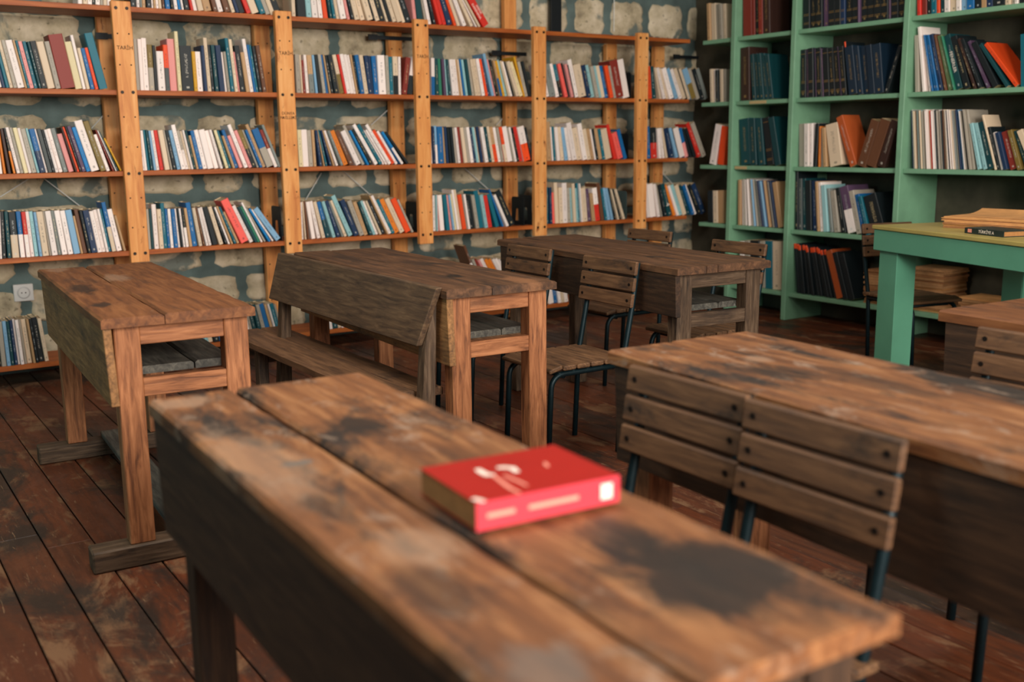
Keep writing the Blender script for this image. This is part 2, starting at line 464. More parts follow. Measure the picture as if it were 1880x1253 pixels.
for r, zz in enumerate(SHZ):
    for k in range(-1, 5):
        x0 = k*BAY; x1 = (k+1)*BAY if k < 4 else 3.99
        MB().box(x0+.0005, x1-.0005, .030, .345 if r < 4 else .345, zz-TH, zz).build('shelf', M['shelf_board'], shelving, bevel=.0015)
A = on((1010, 30), 1, .36); B = on((1029, 30), 1, .36)
MB().box(A[0], B[0], .345, .375, SHZ[0], 2.7).build('steel_upright', M['black_metal'], shelving, bevel=.002)
# black steel straps that tie the rear posts to the wall
for (a, b_) in (((676, 69), (757, 71)), ((903, 100), (966, 97)), ((176, 66), (212, 67)), ((1236, 104), (1282, 106))):
    A = on(a, 1, .335); B = on(b_, 1, .335); zz = (A[2]+B[2])/2
    mb = MB().box(A[0], B[0], .330, .337, zz-.012, zz+.012)
    mb.box(A[0]-.002, A[0]+.06, .325, .335, zz-.017, zz+.017)
    mb.build('wall_strap', M['black_metal'], shelving)
for (a, b_) in (((0,362),(63,322)), ((73,322),(146,378)), ((168,236),(194,207)), ((550,386),(590,318)), ((629,313),(682,360)), ((681,230),(712,202)),
                ((846,303),(908,358)), ((911,230),(926,214)), ((1201,301),(1241,345)), ((1128,-30),(1127,58))):
    A = on(a, 1, .40); B = on(b_, 1, .40)
    MB().tube([A, B], .0028, 6).build('brace_wire', M['wire'], shelving)

# ------------------------------------------------------------------ green bookcase along the right wall
GZ = [2.36, 1.930, 1.492, 1.044, .622, .190]
GTH = .028
gcase = empty('green_bookcase', (XG, -2, 0)); tag(gcase, 'tall pale green painted bookcase with open shelves along the right wall', 'bookcase')
def gpart(mb, name, bev=.003):
    o = mb.build(name, M['green_paint'], None, bevel=bev); o.data.transform(Matrix.Translation((-XG, 2, 0))); o.parent = gcase; return o
UPR = [.0, -.345, -.892, -1.752, -2.66, -3.5]
for i, yy in enumerate(UPR):
    if i == 0: continue
    gpart(MB().box(XG, XR-.005, yy-.019, yy+.019, 0, 2.8), 'upright')
for i in range(len(UPR)-1):
    for zz in GZ:
        dz = 0
        gpart(MB().box(XG+.025, XR-.006, UPR[i+1]+.0195, UPR[i]-.0195, zz-GTH, zz), 'shelf')
M['label_paper'] = plain('label_paper', srgb(190, 168, 120), .8)
for (a, b_, zz, body) in (((1376, 186), (1407, 185), GZ[2], '\u2014 \u2014\u2014 \u2014'), ((1349, 303), (1371, 303), GZ[3], '\u2014\u2014')):
    A = on(a, 0, XG+.024); B = on(b_, 0, XG+.024)
    o = MB().box(XG+.0235, XG+.0248, B[1], A[1], zz-GTH+.004, zz-.004).build('shelf_label', M['label_paper'], None)
    o.data.transform(Matrix.Translation((-XG, 2, 0))); o.parent = gcase
# ------------------------------------------------------------------ books
PAL = dict(w=(242,230,224), c=(220,198,170), t=(190,152,110), e=(168,160,146), g=(128,136,132), G=(72,80,80), k=(22,32,36), n=(24,50,84),
           b=(18,100,160), B=(10,128,196), s=(128,172,204), a=(146,192,196), l=(16,104,122), L=(14,66,72), r=(212,48,36), R=(134,46,36), p=(232,152,148),
           P=(244,98,88), o=(228,128,36), O=(236,78,28), y=(212,156,28), Y=(126,106,52), m=(104,66,44), M=(60,38,32), v=(88,66,92), q=(46,124,96), Q=(96,118,80), i=(226,212,168), N=(20,42,60), u=(186,88,42))
CN = dict(w='white', c='cream', t='tan', e='beige-grey', g='grey', G='dark grey', k='black', n='navy', b='blue', B='bright blue', s='pale blue', a='aqua', l='teal',
          L='dark teal', r='red', R='dark red', p='pink', P='coral', o='orange', O='orange-red', y='mustard', Y='olive', m='brown', M='dark brown', v='mauve', q='green', Q='sage green', i='pale yellow', N='dark navy', u='burnt orange')
ORD = ['first','second','third','fourth','fifth','sixth','seventh','eighth','ninth','tenth','eleventh','twelfth','thirteenth','fourteenth','fifteenth','sixteenth','seventeenth','eighteenth','nineteenth']
def ordinal(n):
    if n <= 19: return ORD[n-1]
    t = {2:'twent',3:'thirt',4:'fort',5:'fift'}[n//10]
    return t+'ieth' if n % 10 == 0 else t+'y-'+ORD[n % 10-1]

def book_geo(t, h, d, code, low, split, ink, style):
    """verts, faces, per-face colour data of a closed book standing with its spine at y = 0"""
    ch = min(.003, t*.25)
    sec = [(0,d),(0,ch*1.2),(ch,0),(t-ch,0),(t,ch*1.2),(t,d)]
    v = [(x, y, 0) for x, y in sec]+[(x, y, h) for x, y in sec]
    n = 6; f = []; kind = []
    for i in range(n):
        j = (i+1) % n; f.append((i, j, n+j, n+i)); kind.append('spine' if i == 2 else ('edge' if i in (1,3) else ('fore' if i == 5 else 'cover')))
    f.append(tuple(range(n-1, -1, -1))); kind.append('page')
    e = min(.0016, t*.2)
    ins = [(e, d-.003), (e, .006), (t-e, .006), (t-e, d-.003)]
    b0 = len(v); v += [(x, y, h) for x, y in ins]; b1 = len(v); v += [(x, y, h-.004) for x, y in ins]
    f += [(6, 7, b0+1, b0), (7, 8, 9, 10, b0+2, b0+1), (10, 11, b0+3, b0+2), (11, 6, b0, b0+3)]; kind += ['cover']*4
    for i in range(4):
        j = (i+1) % 4; f.append((b0+i, b0+j, b1+j, b1+i)); kind.append('page')
    f.append((b1, b1+1, b1+2, b1+3)); kind.append('page')
    return v, f, kind
def lin(c, j=0, rnd=random):
    k = 1+rnd.uniform(-j, j); q = srgb(*c); return tuple(min(1, x*k) for x in q[:3])
class Attr:
    def __init__(s): s.col = []; s.low = []; s.ink = []; s.uv = []
def add_attrs(A, v, f, kind, base, low, split, ink, inka, t, h, page):
    for face, kd in zip(f, kind):
        for vi in face:
            x, y, z = v[vi]
            if kd in ('spine',):
                A.col.append((*base, 1)); A.low.append((*low, split)); A.ink.append((*ink, inka)); A.uv.append((x/t, z/h))
            elif kd == 'edge':
                A.col.append((*base, 1)); A.low.append((*low, split)); A.ink.append((*ink, 0)); A.uv.append((0, z/h))
            elif kd == 'cover':
                cv = low if split > .7 else base; A.col.append((*cv, 1)); A.low.append((*cv, 0)); A.ink.append((*ink, 0)); A.uv.append((0, 1))
            else:
                A.col.append((*page, 1)); A.low.append((*page, 0)); A.ink.append((*ink, 0)); A.uv.append((0, 1))
def attr_mesh(name, v, f, A):
    m = bpy.data.meshes.new(name); m.from_pydata(v, [], f); m.update()
    for nm, data in (('Col', A.col), ('ColLow', A.low), ('Ink', A.ink)):
        a = m.color_attributes.new(nm, 'FLOAT_COLOR', 'CORNER')
        a.data.foreach_set('color', np.array(data, dtype=np.float32).ravel())
    u = m.uv_layers.new(name='UVMap'); u.data.foreach_set('uv', np.array(A.uv, dtype=np.float32).ravel())
    m.materials.append(M['book']); return m

BOOKS = []
def parse(s):
    out = []
    for tok in s.split():
        if tok[0] == '|': out.append(('|', None, 0, float(tok[1:]))); continue
        i = 0; code = tok[0]; low = None; i = 1
        if tok[1] == '/': low = tok[2]; i = 3
        mod = 0
        while tok[i] in '^_':
            mod += 1 if tok[i] == '^' else -1; i += 1
        out.append((code, low, mod, float(tok[i:])))
    return out
def shelf_coord(px, wall, plane, zs):
    y = 300.0
    for _ in range(5):
        P = on((px, y), wall, plane)
        P[2] = zs; y = proj(P)[1]
    return P[0] if wall == 1 else P[1]
def row(where, kind, wall, zs, crop, scale, keys, toks, depth=.135, split=.5, hlim=None, plane=None, ink=True):
    """keys: (x at the shelf, y at the shelf, x at the top, y at the top) in crop pixels, read from the photograph along the row"""
    plane = plane if plane is not None else (.045 if wall == 1 else XG+.055)
    T = parse(toks); px = lambda x: crop[0]+x*scale; py = lambda y: crop[1]+y*scale
    K = []
    for (xb, yb, xt, yt) in keys:
        B = shelf_coord(px(xb), wall, plane, zs)
        P = on((px(xt), py(yt)), wall, plane); tc = P[0] if wall == 1 else P[1]
        dz = P[2]-zs; da = (B-tc) if wall == 1 else (tc-B)
        K.append((xb, math.atan2(da, dz), math.hypot(da, dz)))
    rnd = random.Random(hash_str(where+kind))
    cnt = 0; prev = None
    for (a, b) in zip(T, T[1:]):
        if a[0] == '|': prev = None; continue
        x0 = shelf_coord(px(a[3]), wall, plane, zs); x1 = shelf_coord(px(b[3]), wall, plane, zs)
        span = abs(x1-x0)
        ks = [k[0] for k in K]
        ang = float(np.interp(a[3], ks, [k[1] for k in K])); h = float(np.interp(a[3], ks, [k[2] for k in K]))
        h *= {-2:.72, -1:.86, 0:1.0, 1:1.14, 2:1.3}[a[2]]*rnd.uniform(.985, 1.015)
        if hlim: h = min(h, hlim)
        if prev is not None:
            # a book may lean only as far as the gap left of it allows
            pa, pspan, ph, pb = prev
            zt = min(ph*math.cos(pa), h*math.cos(ang))
            lim = math.tan(pa)+.45*pspan/zt
            if math.tan(ang) > lim: ang = math.atan(lim)
            room = pspan-zt*max(0, math.tan(ang)-math.tan(pa))
            pb['t'] = max(.003, min(pb['t'], math.cos(pa)*room-.0008))
        t = max(.004, span*math.cos(ang)-.0012)
        cnt += 1
        BOOKS.append(dict(where=where, kind=kind, wall=wall, c0=x0, z=zs, t=t, h=h, d=min(depth, h*.74)*rnd.uniform(.93, 1.03), ang=ang, plane=plane+rnd.uniform(-.010, .012),
                          code=a[0], low=a[1], split=split, n=cnt, ink=ink, seed=rnd.random(), mod=a[2]))
        prev = (ang, span, h, BOOKS[-1])
def hash_str(s):
    h = 0
    for ch in s: h = (h*131+ord(ch)) % 1000003
    return h
S0, S1, S2, S3 = 260/1880, 290/1880, 220/1880, 340/1880
BAYN = ['left of the first post', 'between first and second posts', 'between second and third posts', 'between third and fourth posts', 'between fourth and fifth posts', 'right of the fifth post']
RN = ['top shelf', 'second shelf', 'third shelf', 'fourth shelf', 'bottom shelf']
def R(b, r): return RN[r]+', '+BAYN[b]
row(R(0,0), 'book', 1, SHZ[0], (0,0), .2872, [(560,15,555,-280),(700,15,690,-280)], 'w500 c530 w560 k590 w610 e640 c660 w685 |710')
row(R(0,1), 'book', 1, SHZ[1], (0,55), S0, [(20,710,-140,150),(235,725,65,145),(640,745,480,155),(1150,760,1000,160),(1330,765,1150,150)],
    'w-60 n30 l80 c130 e180 w235 t332 l365 p400 l460 L515 k555 c640 e745 R^815 i1010 w^1105 c_1150 b_1205 O_1270 l^1325 |1440')
row(R(0,2), 'book', 1, SHZ[2], (0,210), S0, [(20,750,-60,190),(230,750,75,185),(740,748,580,200),(1030,745,825,165),(1215,745,1010,175),(1420,745,1210,190),(1600,740,1340,250)],
    'w0 o52 M108 k/o178 w230 e280 i325 w385 e430 a500 b/n535 w615 G645 k705 w740 w790 g850 p_920 M1000 O1030 k1065 v1095 B1155 w^1215 Y^1338 w_1420 R1500 w1535 L1562 y_1600 |1630')
row(R(0,3), 'book', 1, SHZ[3], (0,360), S0, [(0,790,-30,205),(170,770,110,210),(560,765,470,210),(1080,748,950,190),(1300,740,1180,205),(1490,735,1360,170),(1650,725,1500,190)],
    'w0 k38 L105 k/c170 b/w278 r/w350 w415 a470 s525 c568 e665 w695 g780 w830 w910 s985 t_1078 m1112 k1170 n1215 w1300 w1365 w1415 l1450 b/c^1490 w1560 t_1645 |1678')
row(R(1,0), 'book', 1, SHZ[0], (230,0), S3, [(120,48,100,-370),(400,65,350,-360),(660,80,560,-340),(960,105,830,-320),(1250,125,1080,-300),(1430,130,1260,-290)],
    'k60 w115 g150 t175 k215 w270 t290 w315 c345 m380 b410 k470 w500 B545 w575 k600 r665 w700 c745 t810 m900 w950 m1010 c1080 n1125 k1170 r1240 c1290 l1370 e1430 c1480 k1530 |1600')
row(R(1,1), 'book', 1, SHZ[1], (240,55), S1, [(120,700,84,180),(480,710,438,180),(800,715,755,180),(1240,725,1168,185),(1430,725,1340,185),(1590,725,1500,190)],
    'e^72 w^120 w^168 Y/e232 k298 w_335 O/G420 p^478 i^^565 k610 y_755 w_802 n878 c^920 k970 L1010 n1060 w_1128 e_1160 l^1195 c^1240 p_1282 k1305 t_1375 w^1425 b1470 l1500 k1530 m1570 |1620')
row(R(1,2), 'book', 1, SHZ[2], (250,220), S1, [(105,605,48,125),(540,592,428,130),(850,580,738,130),(1300,575,1118,135),(1650,565,1470,130)],
    'w75 w105 l140 L175 s210 w245 r290 c342 e412 k440 s490 w^540 e/w592 c635 w662 L690 t_720 b750 w798 w850 w938 w1003 k1040 i1065 l1110 t_1150 b1185 p_1238 w^1290 p1340 Y/k1385 e1448 b1475 t^1510 b/e1555 R/w1645 g^1690 |1725')
row(R(1,3), 'book', 1, SHZ[3], (260,355), S1, [(85,655,50,195),(390,640,345,185),(690,630,603,180),(930,615,790,175),(1190,600,975,165),(1420,580,1208,170),(1540,565,1290,200),(1640,555,1350,205)],
    'e85 L122 w^158 c215 l^268 b320 w353 b390 w445 k477 w502 k/w530 t572 b^615 c685 m738 w768 w805 k848 c928 k1000 w1035 t1068 l1105 t_1145 P^1188 w1295 L1348 q1385 w^1420 e1465 B1510 w1562 s1610 |1690')
row(R(2,0), 'book', 1, SHZ[0], (520,0), .2234, [(80,120,60,-230),(350,135,300,-215),(700,145,590,-200),(1000,165,880,-180)],
    'c80 k115 a195 w245 w300 O340 L385 l410 c440 w470 p530 k560 c590 c640 c690 k745 c760 k800 c850 k870 c900 c935 c980 k1010 |1065')
row(R(2,1), 'book', 1, SHZ[1], (530,80), S0, [(105,635,78,140),(360,640,305,155),(690,640,580,150),(1010,645,932,155),(1210,645,1180,160),(1400,645,1380,170),(1480,645,1475,175),(1500,645,1550,185),(1565,645,1635,190)],
    'e105 c175 R_200 w240 t/g285 s360 k400 e455 b505 t548 k575 k620 c/Y690 r742 w775 w825 w872 t905 k930 b955 c1010 n1065 n1115 b1150 w1210 e1308 l1350 c/k1398 w1465 R1500 w/k1565 |1640')
row(R(2,2), 'book', 1, SHZ[2], (530,220), S0, [(145,620,115,130),(340,615,305,140),(650,605,475,155),(900,600,690,165),(1150,585,885,140),(1350,580,1080,150),(1440,575,1185,160),(1590,560,1295,195)],
    'i145 w203 e283 t340 n405 t470 l500 n550 t600 w640 g690 o735 m820 w895 e^985 B1040 k1080 w^1140 l^1200 w1260 w1290 w^1320 O1370 w1430 B/w1490 k1560 |1605')
row(R(2,3), 'book', 1, SHZ[3], (540,345), S0, [(105,660,85,195),(240,655,150,190),(510,640,362,190),(740,625,530,180),(940,610,785,195),(1250,585,1035,175),(1500,560,1300,165)],
    'w105 c155 m190 w240 w320 c380 b/L440 a510 n570 g640 c680 a^735 n800 e870 t935 L1000 a1050 w1100 c1140 k1175 t^1230 w^1255 l1300 o1350 c1420 O1490 e1570 |1600')
row(R(3,0), 'book', 1, SHZ[0], (520,0), .2234, [(1080,165,1040,-180),(1290,175,1190,-165),(1460,185,1330,-150),(1650,200,1430,-130)],
    'p1070 L1105 e1175 w1200 k1240 r1280 r1315 n1355 O1410 c1440 w1480 c1540 w1590 c1610 r^1645 |1710')
row(R(3,1), 'book', 1, SHZ[1], (780,90), S2, [(105,685,95,140),(245,690,212,150),(430,695,372,165),(870,700,775,160),(1050,705,925,165),(1180,710,1060,180),(1500,715,1335,215),(1600,715,1480,200)],
    'w/b110 L175 q245 v300 a350 L380 w430 w490 t550 c590 b620 a650 L690 e740 c790 c830 w890 O950 n1000 s^1045 p1090 k1120 t/b1180 y1220 a1265 c1310 w1350 k1390 c1430 i1500 y^1560 e1590 k1640 |1680')
row(R(3,2), 'book', 1, SHZ[2], (780,215), S2, [(170,700,140,150),(230,700,200,150),(530,695,465,170),(880,690,795,160),(1300,680,1205,165),(1560,670,1450,170)],
    'w95 n130 s/w170 b222 t320 n350 k400 k440 e490 w528 R570 c625 e680 w730 n780 a820 c860 n885 m925 w945 L1000 c1050 t/O1100 w1165 e1210 O/c1250 w1300 e1385 w1415 k1450 r1490 w/O1560 k1670 |1700')
row(R(3,3), 'book', 1, SHZ[3], (785,335), S2, [(145,725,130,200),(220,720,168,205),(480,715,395,195),(720,695,640,200),(960,680,875,210),(1200,655,985,205),(1330,640,1120,220)],
    'w100 a145 p180 w215 l300 p365 s400 i435 w^470 c^505 O550 q610 w635 k670 k715 e765 l^820 a895 r950 l1070 b^1180 w1235 k^1290 |1385')
row(R(4,1), 'book', 1, SHZ[1], (995,95), 315/1880, [(60,470,-10,140),(165,475,90,140),(270,475,185,135),(400,480,333,150),(560,487,492,160),(750,493,685,160),(900,500,838,150)],
    'w45 g85 w160 l/k205 P250 k285 p320 k350 w^365 c410 n495 a540 e590 a625 c650 b690 n720 O745 e785 R^810 w^900 |975')
row(R(5,1), 'book', 1, SHZ[1], (995,95), 315/1880, [(1190,505,1170,165),(1330,510,1255,185),(1500,512,1395,195),(1700,512,1600,195)],
    'O1165 L1215 c1290 w1330 c1370 w1400 s1460 w1510 c1550 k1590 c1610 s/Y1640 e1700 k1740 g1780 |1825')
row(R(4,2), 'book', 1, SHZ[2], (1000,215), S3, [(40,440,25,95),(290,435,235,115),(590,432,540,130),(730,430,655,125),(800,430,727,135)],
    't^35 w88 l105 w130 c170 s210 w250 w^285 c335 w^385 c430 t470 w510 k525 t550 l590 c625 r^710 P_745 b800 |835')
row(R(5,2), 'book', 1, SHZ[2], (1000,215), S3, [(1060,420,1050,100),(1160,415,1140,120),(1300,412,1228,120),(1440,408,1372,125),(1560,405,1455,115)],
    'b1050 k/r1090 w1160 w1200 c1235 n1270 s1325 k1355 w1375 b/p1430 k1480 k1520 r^1560 e^1600 |1645')
row(R(4,3), 'book', 1, SHZ[3], (1000,325), S3, [(30,460,25,110),(90,460,72,115),(190,460,180,115),(390,450,365,120),(530,445,492,120),(660,435,602,115),(800,425,712,135)],
    'l30 n55 P_90 c^115 c150 w^185 e235 a275 c^295 a325 l^350 w^370 c385 v440 t_480 w/r515 m^570 l610 s640 s680 k715 c740 k760 c790 |815')
row(R(5,3), 'book', 1, SHZ[3], (1000,325), S3, [(1080,410,1045,75),(1160,405,1110,75),(1320,390,1222,90),(1420,385,1335,95),(1560,365,1450,90)],
    'w1045 w1085 w1150 e1190 k1210 L1250 o1315 w1345 a1370 c1405 L1450 b1490 w1530 k1560 n1600 |1650')
row(R(0,4), 'book', 1, SHZ[4], (0,560), 110/1060, [(20,1060,-70,300),(140,1055,40,290),(370,1030,255,270),(650,1000,510,250),(805,975,660,250)],
    'k0 e35 s130 L205 n265 w330 w370 e440 c490 t590 k640 k700 c805 |880')
row(R(1,4), 'book', 1, SHZ[4], (300,540), .2128, [(30,468,-30,150),(440,430,360,110),(720,285,650,90),(870,270,797,95),(1025,262,950,90)],
    'k30 w95 w125 g165 w205 c245 t280 n305 s335 a360 c395 k440 b490 w520 n560 c600 e640 w680 w720 e760 L790 L830 e865 b900 t945 w970 l985 e1025 |1045')
row(R(2,4), 'book', 1, SHZ[4], (300,540), .2128, [(1385,318,1340,-10),(1780,268,1720,-60)],
    'l1385 k1415 w1435 L1460 c1510 w1540 o1560 c1595 m1640 w1660 w1700 c1740 k1780 w1830 c1870 t1920 |1960')
row(R(3,4), 'book', 1, SHZ[4], (880,340), .2872, [(300,790,270,590),(445,770,425,600),(565,760,540,600)], 't300 w330 e370 c410 w445 b480 w505 c525 w545 |570')
row(R(4,4), 'book', 1, SHZ[4], (880,340), .2872, [(690,748,670,600),(840,738,820,590)], 'c690 w710 e730 k760 c790 w815 |845')
BOXZ = .272
row('box on bottom shelf, '+BAYN[3], 'book', 1, BOXZ+.001, (790,440), 170/1880, [(1000,980,720,250),(1095,980,820,430),(1715,980,1440,420)], 'm/w^1000 e1095 R1175 p1235 w1295 o1385 o1465 w1535 w1605 w1675 k1715 |1800', split=.6)
# green bookcase
def G(c, r): return ['top','second','third','fourth','fifth'][r]+' shelf, '+['corner','narrow','middle','wide right'][c]+' green column'
C1, C2, C3, C4 = (1330,0), (1450,60), (1645,0), (1330,200)
s1, s2, s3, s4, s5, s6 = 150/940, 210/1012, 235/1472, 330/1034, 610/1880, 235/1880
GS = GZ[1:]
row(G(0,0), 'book', 0, GS[0], (1270,0), s5, [(90,230,85,25),(180,225,172,25)], 't90 c108 e135 e158 c175 |190')
row(G(0,1), 'book', 0, GS[1], (1270,0), s5, [(105,578,100,395),(180,572,178,395)], 'c105 w120 k140 c155 e172 |188')
row(G(0,2), 'book', 0, GS[2], (1270,0), s5, [(95,922,130,712),(140,918,165,715)], 'w95 O140 |175')
row(G(0,3), 'book', 0, GS[3], (1270,340), s5, [(95,208,92,30),(180,205,178,30)], 'k95 c125 t150 |182')
row(G(1,0), 'bound volume', 0, GS[0], C1, s1, [(125,430,118,-150),(480,400,470,-180)], 'M125 R165 R265 k300 R350 M400 |480', depth=.2, hlim=.30)
row(G(1,1), 'bound volume', 0, GS[1], C1, s1, [(60,1160,58,640),(115,1155,112,640),(255,1150,225,640),(500,1140,440,640)], 'k^100 M^130 L255 L300 L350 L405 L455 |505', depth=.2)
row(G(1,2), 'bound volume', 0, GS[2], C4, s4, [(62,312,48,60),(118,312,105,60),(255,312,215,60)], 'L62 L118 L160 k205 L255 |288', depth=.2)
row(G(1,3), 'magazine', 0, GS[3], C4, s4, [(80,662,80,410),(150,668,136,405),(200,672,168,410),(300,685,265,425)],
    't80 w100 e110 w119 e129 w140 w151 e162 s172 e183 g195 w206 n217 s229 b241 t253 n264 e274 n285 t298 |325', depth=.2, ink=False)
row(G(1,4), 'book', 0, GS[4], C4, s4, [(95,1030,92,760),(300,1045,300,760)], 'w95 e120 k150 e200 l230 c270 |318')
row(G(2,0), 'bound volume', 0, GS[0], (1270,0), s5, [(600,172,598,-90),(1150,125,1150,-150)], 'k600 k637 k670 v707 k738 k775 n808 k832 k872 v905 k915 k953 k993 k1035 v1075 k1085 k1125 |1160', depth=.2, hlim=.27)
row(G(2,1), 'bound volume', 0, GS[1], C2, s2, [(48,580,48,155),(420,565,385,140),(500,560,455,145),(690,555,660,120)],
    'k48 v98 k118 v168 k178 v230 k240 k295 k345 v395 k405 O/k^455 N470 N545 N590 N640 N690 |765', depth=.2, split=.88)
row('leaning alone on '+G(2,1), 'book', 0, GS[1], C2, s2, [(810,550,935,130)], 'k800 |835', depth=.17)
row(G(2,2), 'book', 0, GS[2], C2, s2, [(48,1175,48,815),(140,1175,140,810),(170,1175,195,810),(240,1178,240,850),(325,1180,225,850),(440,1180,360,850)],
    'e48 w100 w140 k170 o215 e240 t270 c325 |435', depth=.15)
row('right part, '+G(2,2), 'book', 0, GS[2], C2, s2, [(480,1182,350,770),(555,1183,480,745),(575,1184,700,790),(660,1185,790,790),(760,1186,885,790)],
    'u490 |555 m585 m665 M760 |830', depth=.16)
row(G(2,3), 'book', 0, GS[3], C4, s4, [(388,698,388,400),(525,706,512,420),(600,712,575,470),(690,720,635,450),(760,728,720,500),(830,735,770,510)],
    'k^388 G405 L425 k445 n480 t510 w525 a548 g580 e600 k640 v/w675 e725 b755 l790 k820 |900', depth=.2)
row(G(2,4), 'magazine', 0, GS[4], C4, s4, [(410,1052,392,780),(640,1090,575,820),(740,1095,680,850)],
    'O/k410 O/k430 O/k448 O/k466 O/k484 O/k502 O/k520 O/k540 O/k560 O/k580 O/k600 O/k620 u640 k680 k710 |745', depth=.2, split=.9, ink=False)
row(G(3,0), 'book', 0, GS[0], C3, s3, [(140,185,135,-250),(1400,20,1400,-420)],
    'e140 r175 R215 k270 l320 O380 L415 w470 c530 w610 s665 b735 k820 t900 n960 k1030 c1170 e1230 w1270 k1310 c1380 |1470', depth=.18, hlim=.25)
row(G(3,1), 'book', 0, GS[1], C3, s3, [(140,1068,130,420),(230,1065,150,420),(505,1055,375,420),(720,1045,555,440),(960,1025,730,505),(1250,1005,865,575)],
    'e140 w^225 w290 b330 b360 b390 n420 m470 Q505 q575 L600 k690 M800 k860 v930 k1010 L1150 O1245 |1310', depth=.2)
row('right end, '+G(3,1), 'book', 0, GS[1], C3, s3, [(1350,1000,1345,400)], 'l1350 |1480', depth=.18)
mags = ''
rnd = random.Random(5); xx = 130
while xx < 985:
    mags += rnd.choice(['w','w','e','s','w','c','w','g','n','r','e','k','a','c','e','m'])+str(int(xx))+' '; xx += rnd.uniform(13, 21)
row(G(3,2), 'magazine', 0, GS[2], (1645,185), s6, [(150,995,120,150),(590,1000,545,150),(985,1005,880,150)], mags+'|1005', depth=.2, ink=False)
row('right part, '+G(3,2), 'book', 0, GS[2], (1645,185), s6, [(1045,1005,925,345),(1090,1008,955,345),(1265,1012,1100,330),(1345,1015,1225,480),(1590,1020,1445,460),(1830,1030,1600,460)],
    'a1020 a1090 L1160 c^1265 k1300 w1345 n1400 R1470 Y1590 L1700 c1800 |1900', depth=.15)

def fit_columns():
    prev = None; out = []
    for bk in BOOKS:
        if bk['wall'] == 1: out.append(bk); continue
        col = [i for i in range(len(UPR)-1) if UPR[i+1] < bk['c0']-bk['t']*.5-.012 < UPR[i]]
        if not col: continue
        hi, lo = UPR[col[0]]-.021, UPR[col[0]+1]+.021
        a, h, t = bk['ang'], bk['h'], bk['t']
        c0 = min(bk['c0'], hi-max(0, h*math.sin(a)))
        if prev is not None and prev['z'] == bk['z'] and prev['col'] == col[0]:
            pa = prev['ang']; zt = min(h*math.cos(a), prev['h']*math.cos(pa))
            fan = zt*max(0, math.tan(a)-math.tan(pa))
            if pa < 0: fan = max(fan, (prev['h']*math.sin(-pa)-h*math.sin(-a)) if a > pa else 0)
            c0 = min(c0, prev['c0']-prev['t']/math.cos(pa)-fan-.0012)
        right = c0-t*math.cos(a)-max(0, -h*math.sin(a))
        if right < lo:
            if a < 0 and c0+(lo-right) < hi: c0 += lo-right
            else: continue
        bk['c0'] = c0; bk['col'] = col[0]; prev = bk; out.append(bk)
    BOOKS[:] = out
fit_columns()
def place(bk):
    a, t = bk['ang'], bk['t']
    lift = t*math.sin(-a) if a < 0 else 0
    Rl = Matrix(((math.cos(a), 0, -math.sin(a), 0), (0, 1, 0, 0), (math.sin(a), 0, math.cos(a), 0), (0, 0, 0, 1)))
    if bk['wall'] == 1:
        Mo = Matrix.Translation((bk['c0'], bk['plane'], bk['z']+lift+.0006))
    else:
        Mo = Matrix.Translation((bk['plane'], bk['c0'], bk['z']+lift+.0006)) @ Matrix.Rotation(-math.pi/2, 4, 'Z')
    return Mo @ Rl
PAGE = lin((206,186,150))
def spec(bk):
    rr = random.Random(int(bk['seed']*1e6))
    base = lin(PAL[bk['code']], .10, rr); low = lin(PAL[bk['low']], .08, rr) if bk['low'] else base
    lum = sum(base)/3
    ink = lin((40,44,50)) if lum > .22 else lin(rr.choice([(220,214,200),(222,200,150),(200,205,205)]))
    if bk['kind'] == 'bound volume': ink = lin((170,140,84))
    inka = (.55 if rr.random() < .7 else 0) if bk['ink'] else 0
    pg = PAGE if rr.random() < .8 else lin((170,146,108))
    return base, low, (bk['split'] if bk['low'] else 0.0), ink, inka, pg
for bk in BOOKS:
    if bk['wall'] == 1: P = (bk['c0'], bk['plane'], bk['z']+bk['h']/2)
    else: P = (bk['plane'], bk['c0'], bk['z']+bk['h']/2)
    d = float((np.array(P)-CP)@FA)
    vis = 1.0
    top = proj((P[0], P[1], bk['z']+bk['h']))[1]; bot = proj((P[0], P[1], bk['z']))[1]
    if top < 0: vis = max(.05, bot/(bot-top))
    if bk['where'].startswith('bottom') or 'fifth shelf' in bk['where']: vis *= .45
    bk['area'] = bk['t']*bk['h']/d**2*vis
plainb = sorted([b for b in BOOKS if b['kind'] == 'book'], key=lambda b: -b['area'])
single = set(id(b) for b in plainb[:292]) | set(id(b) for b in BOOKS if b['kind'] != 'book')
SV, SF, SA = [], [], Attr()
BYKEY = {}
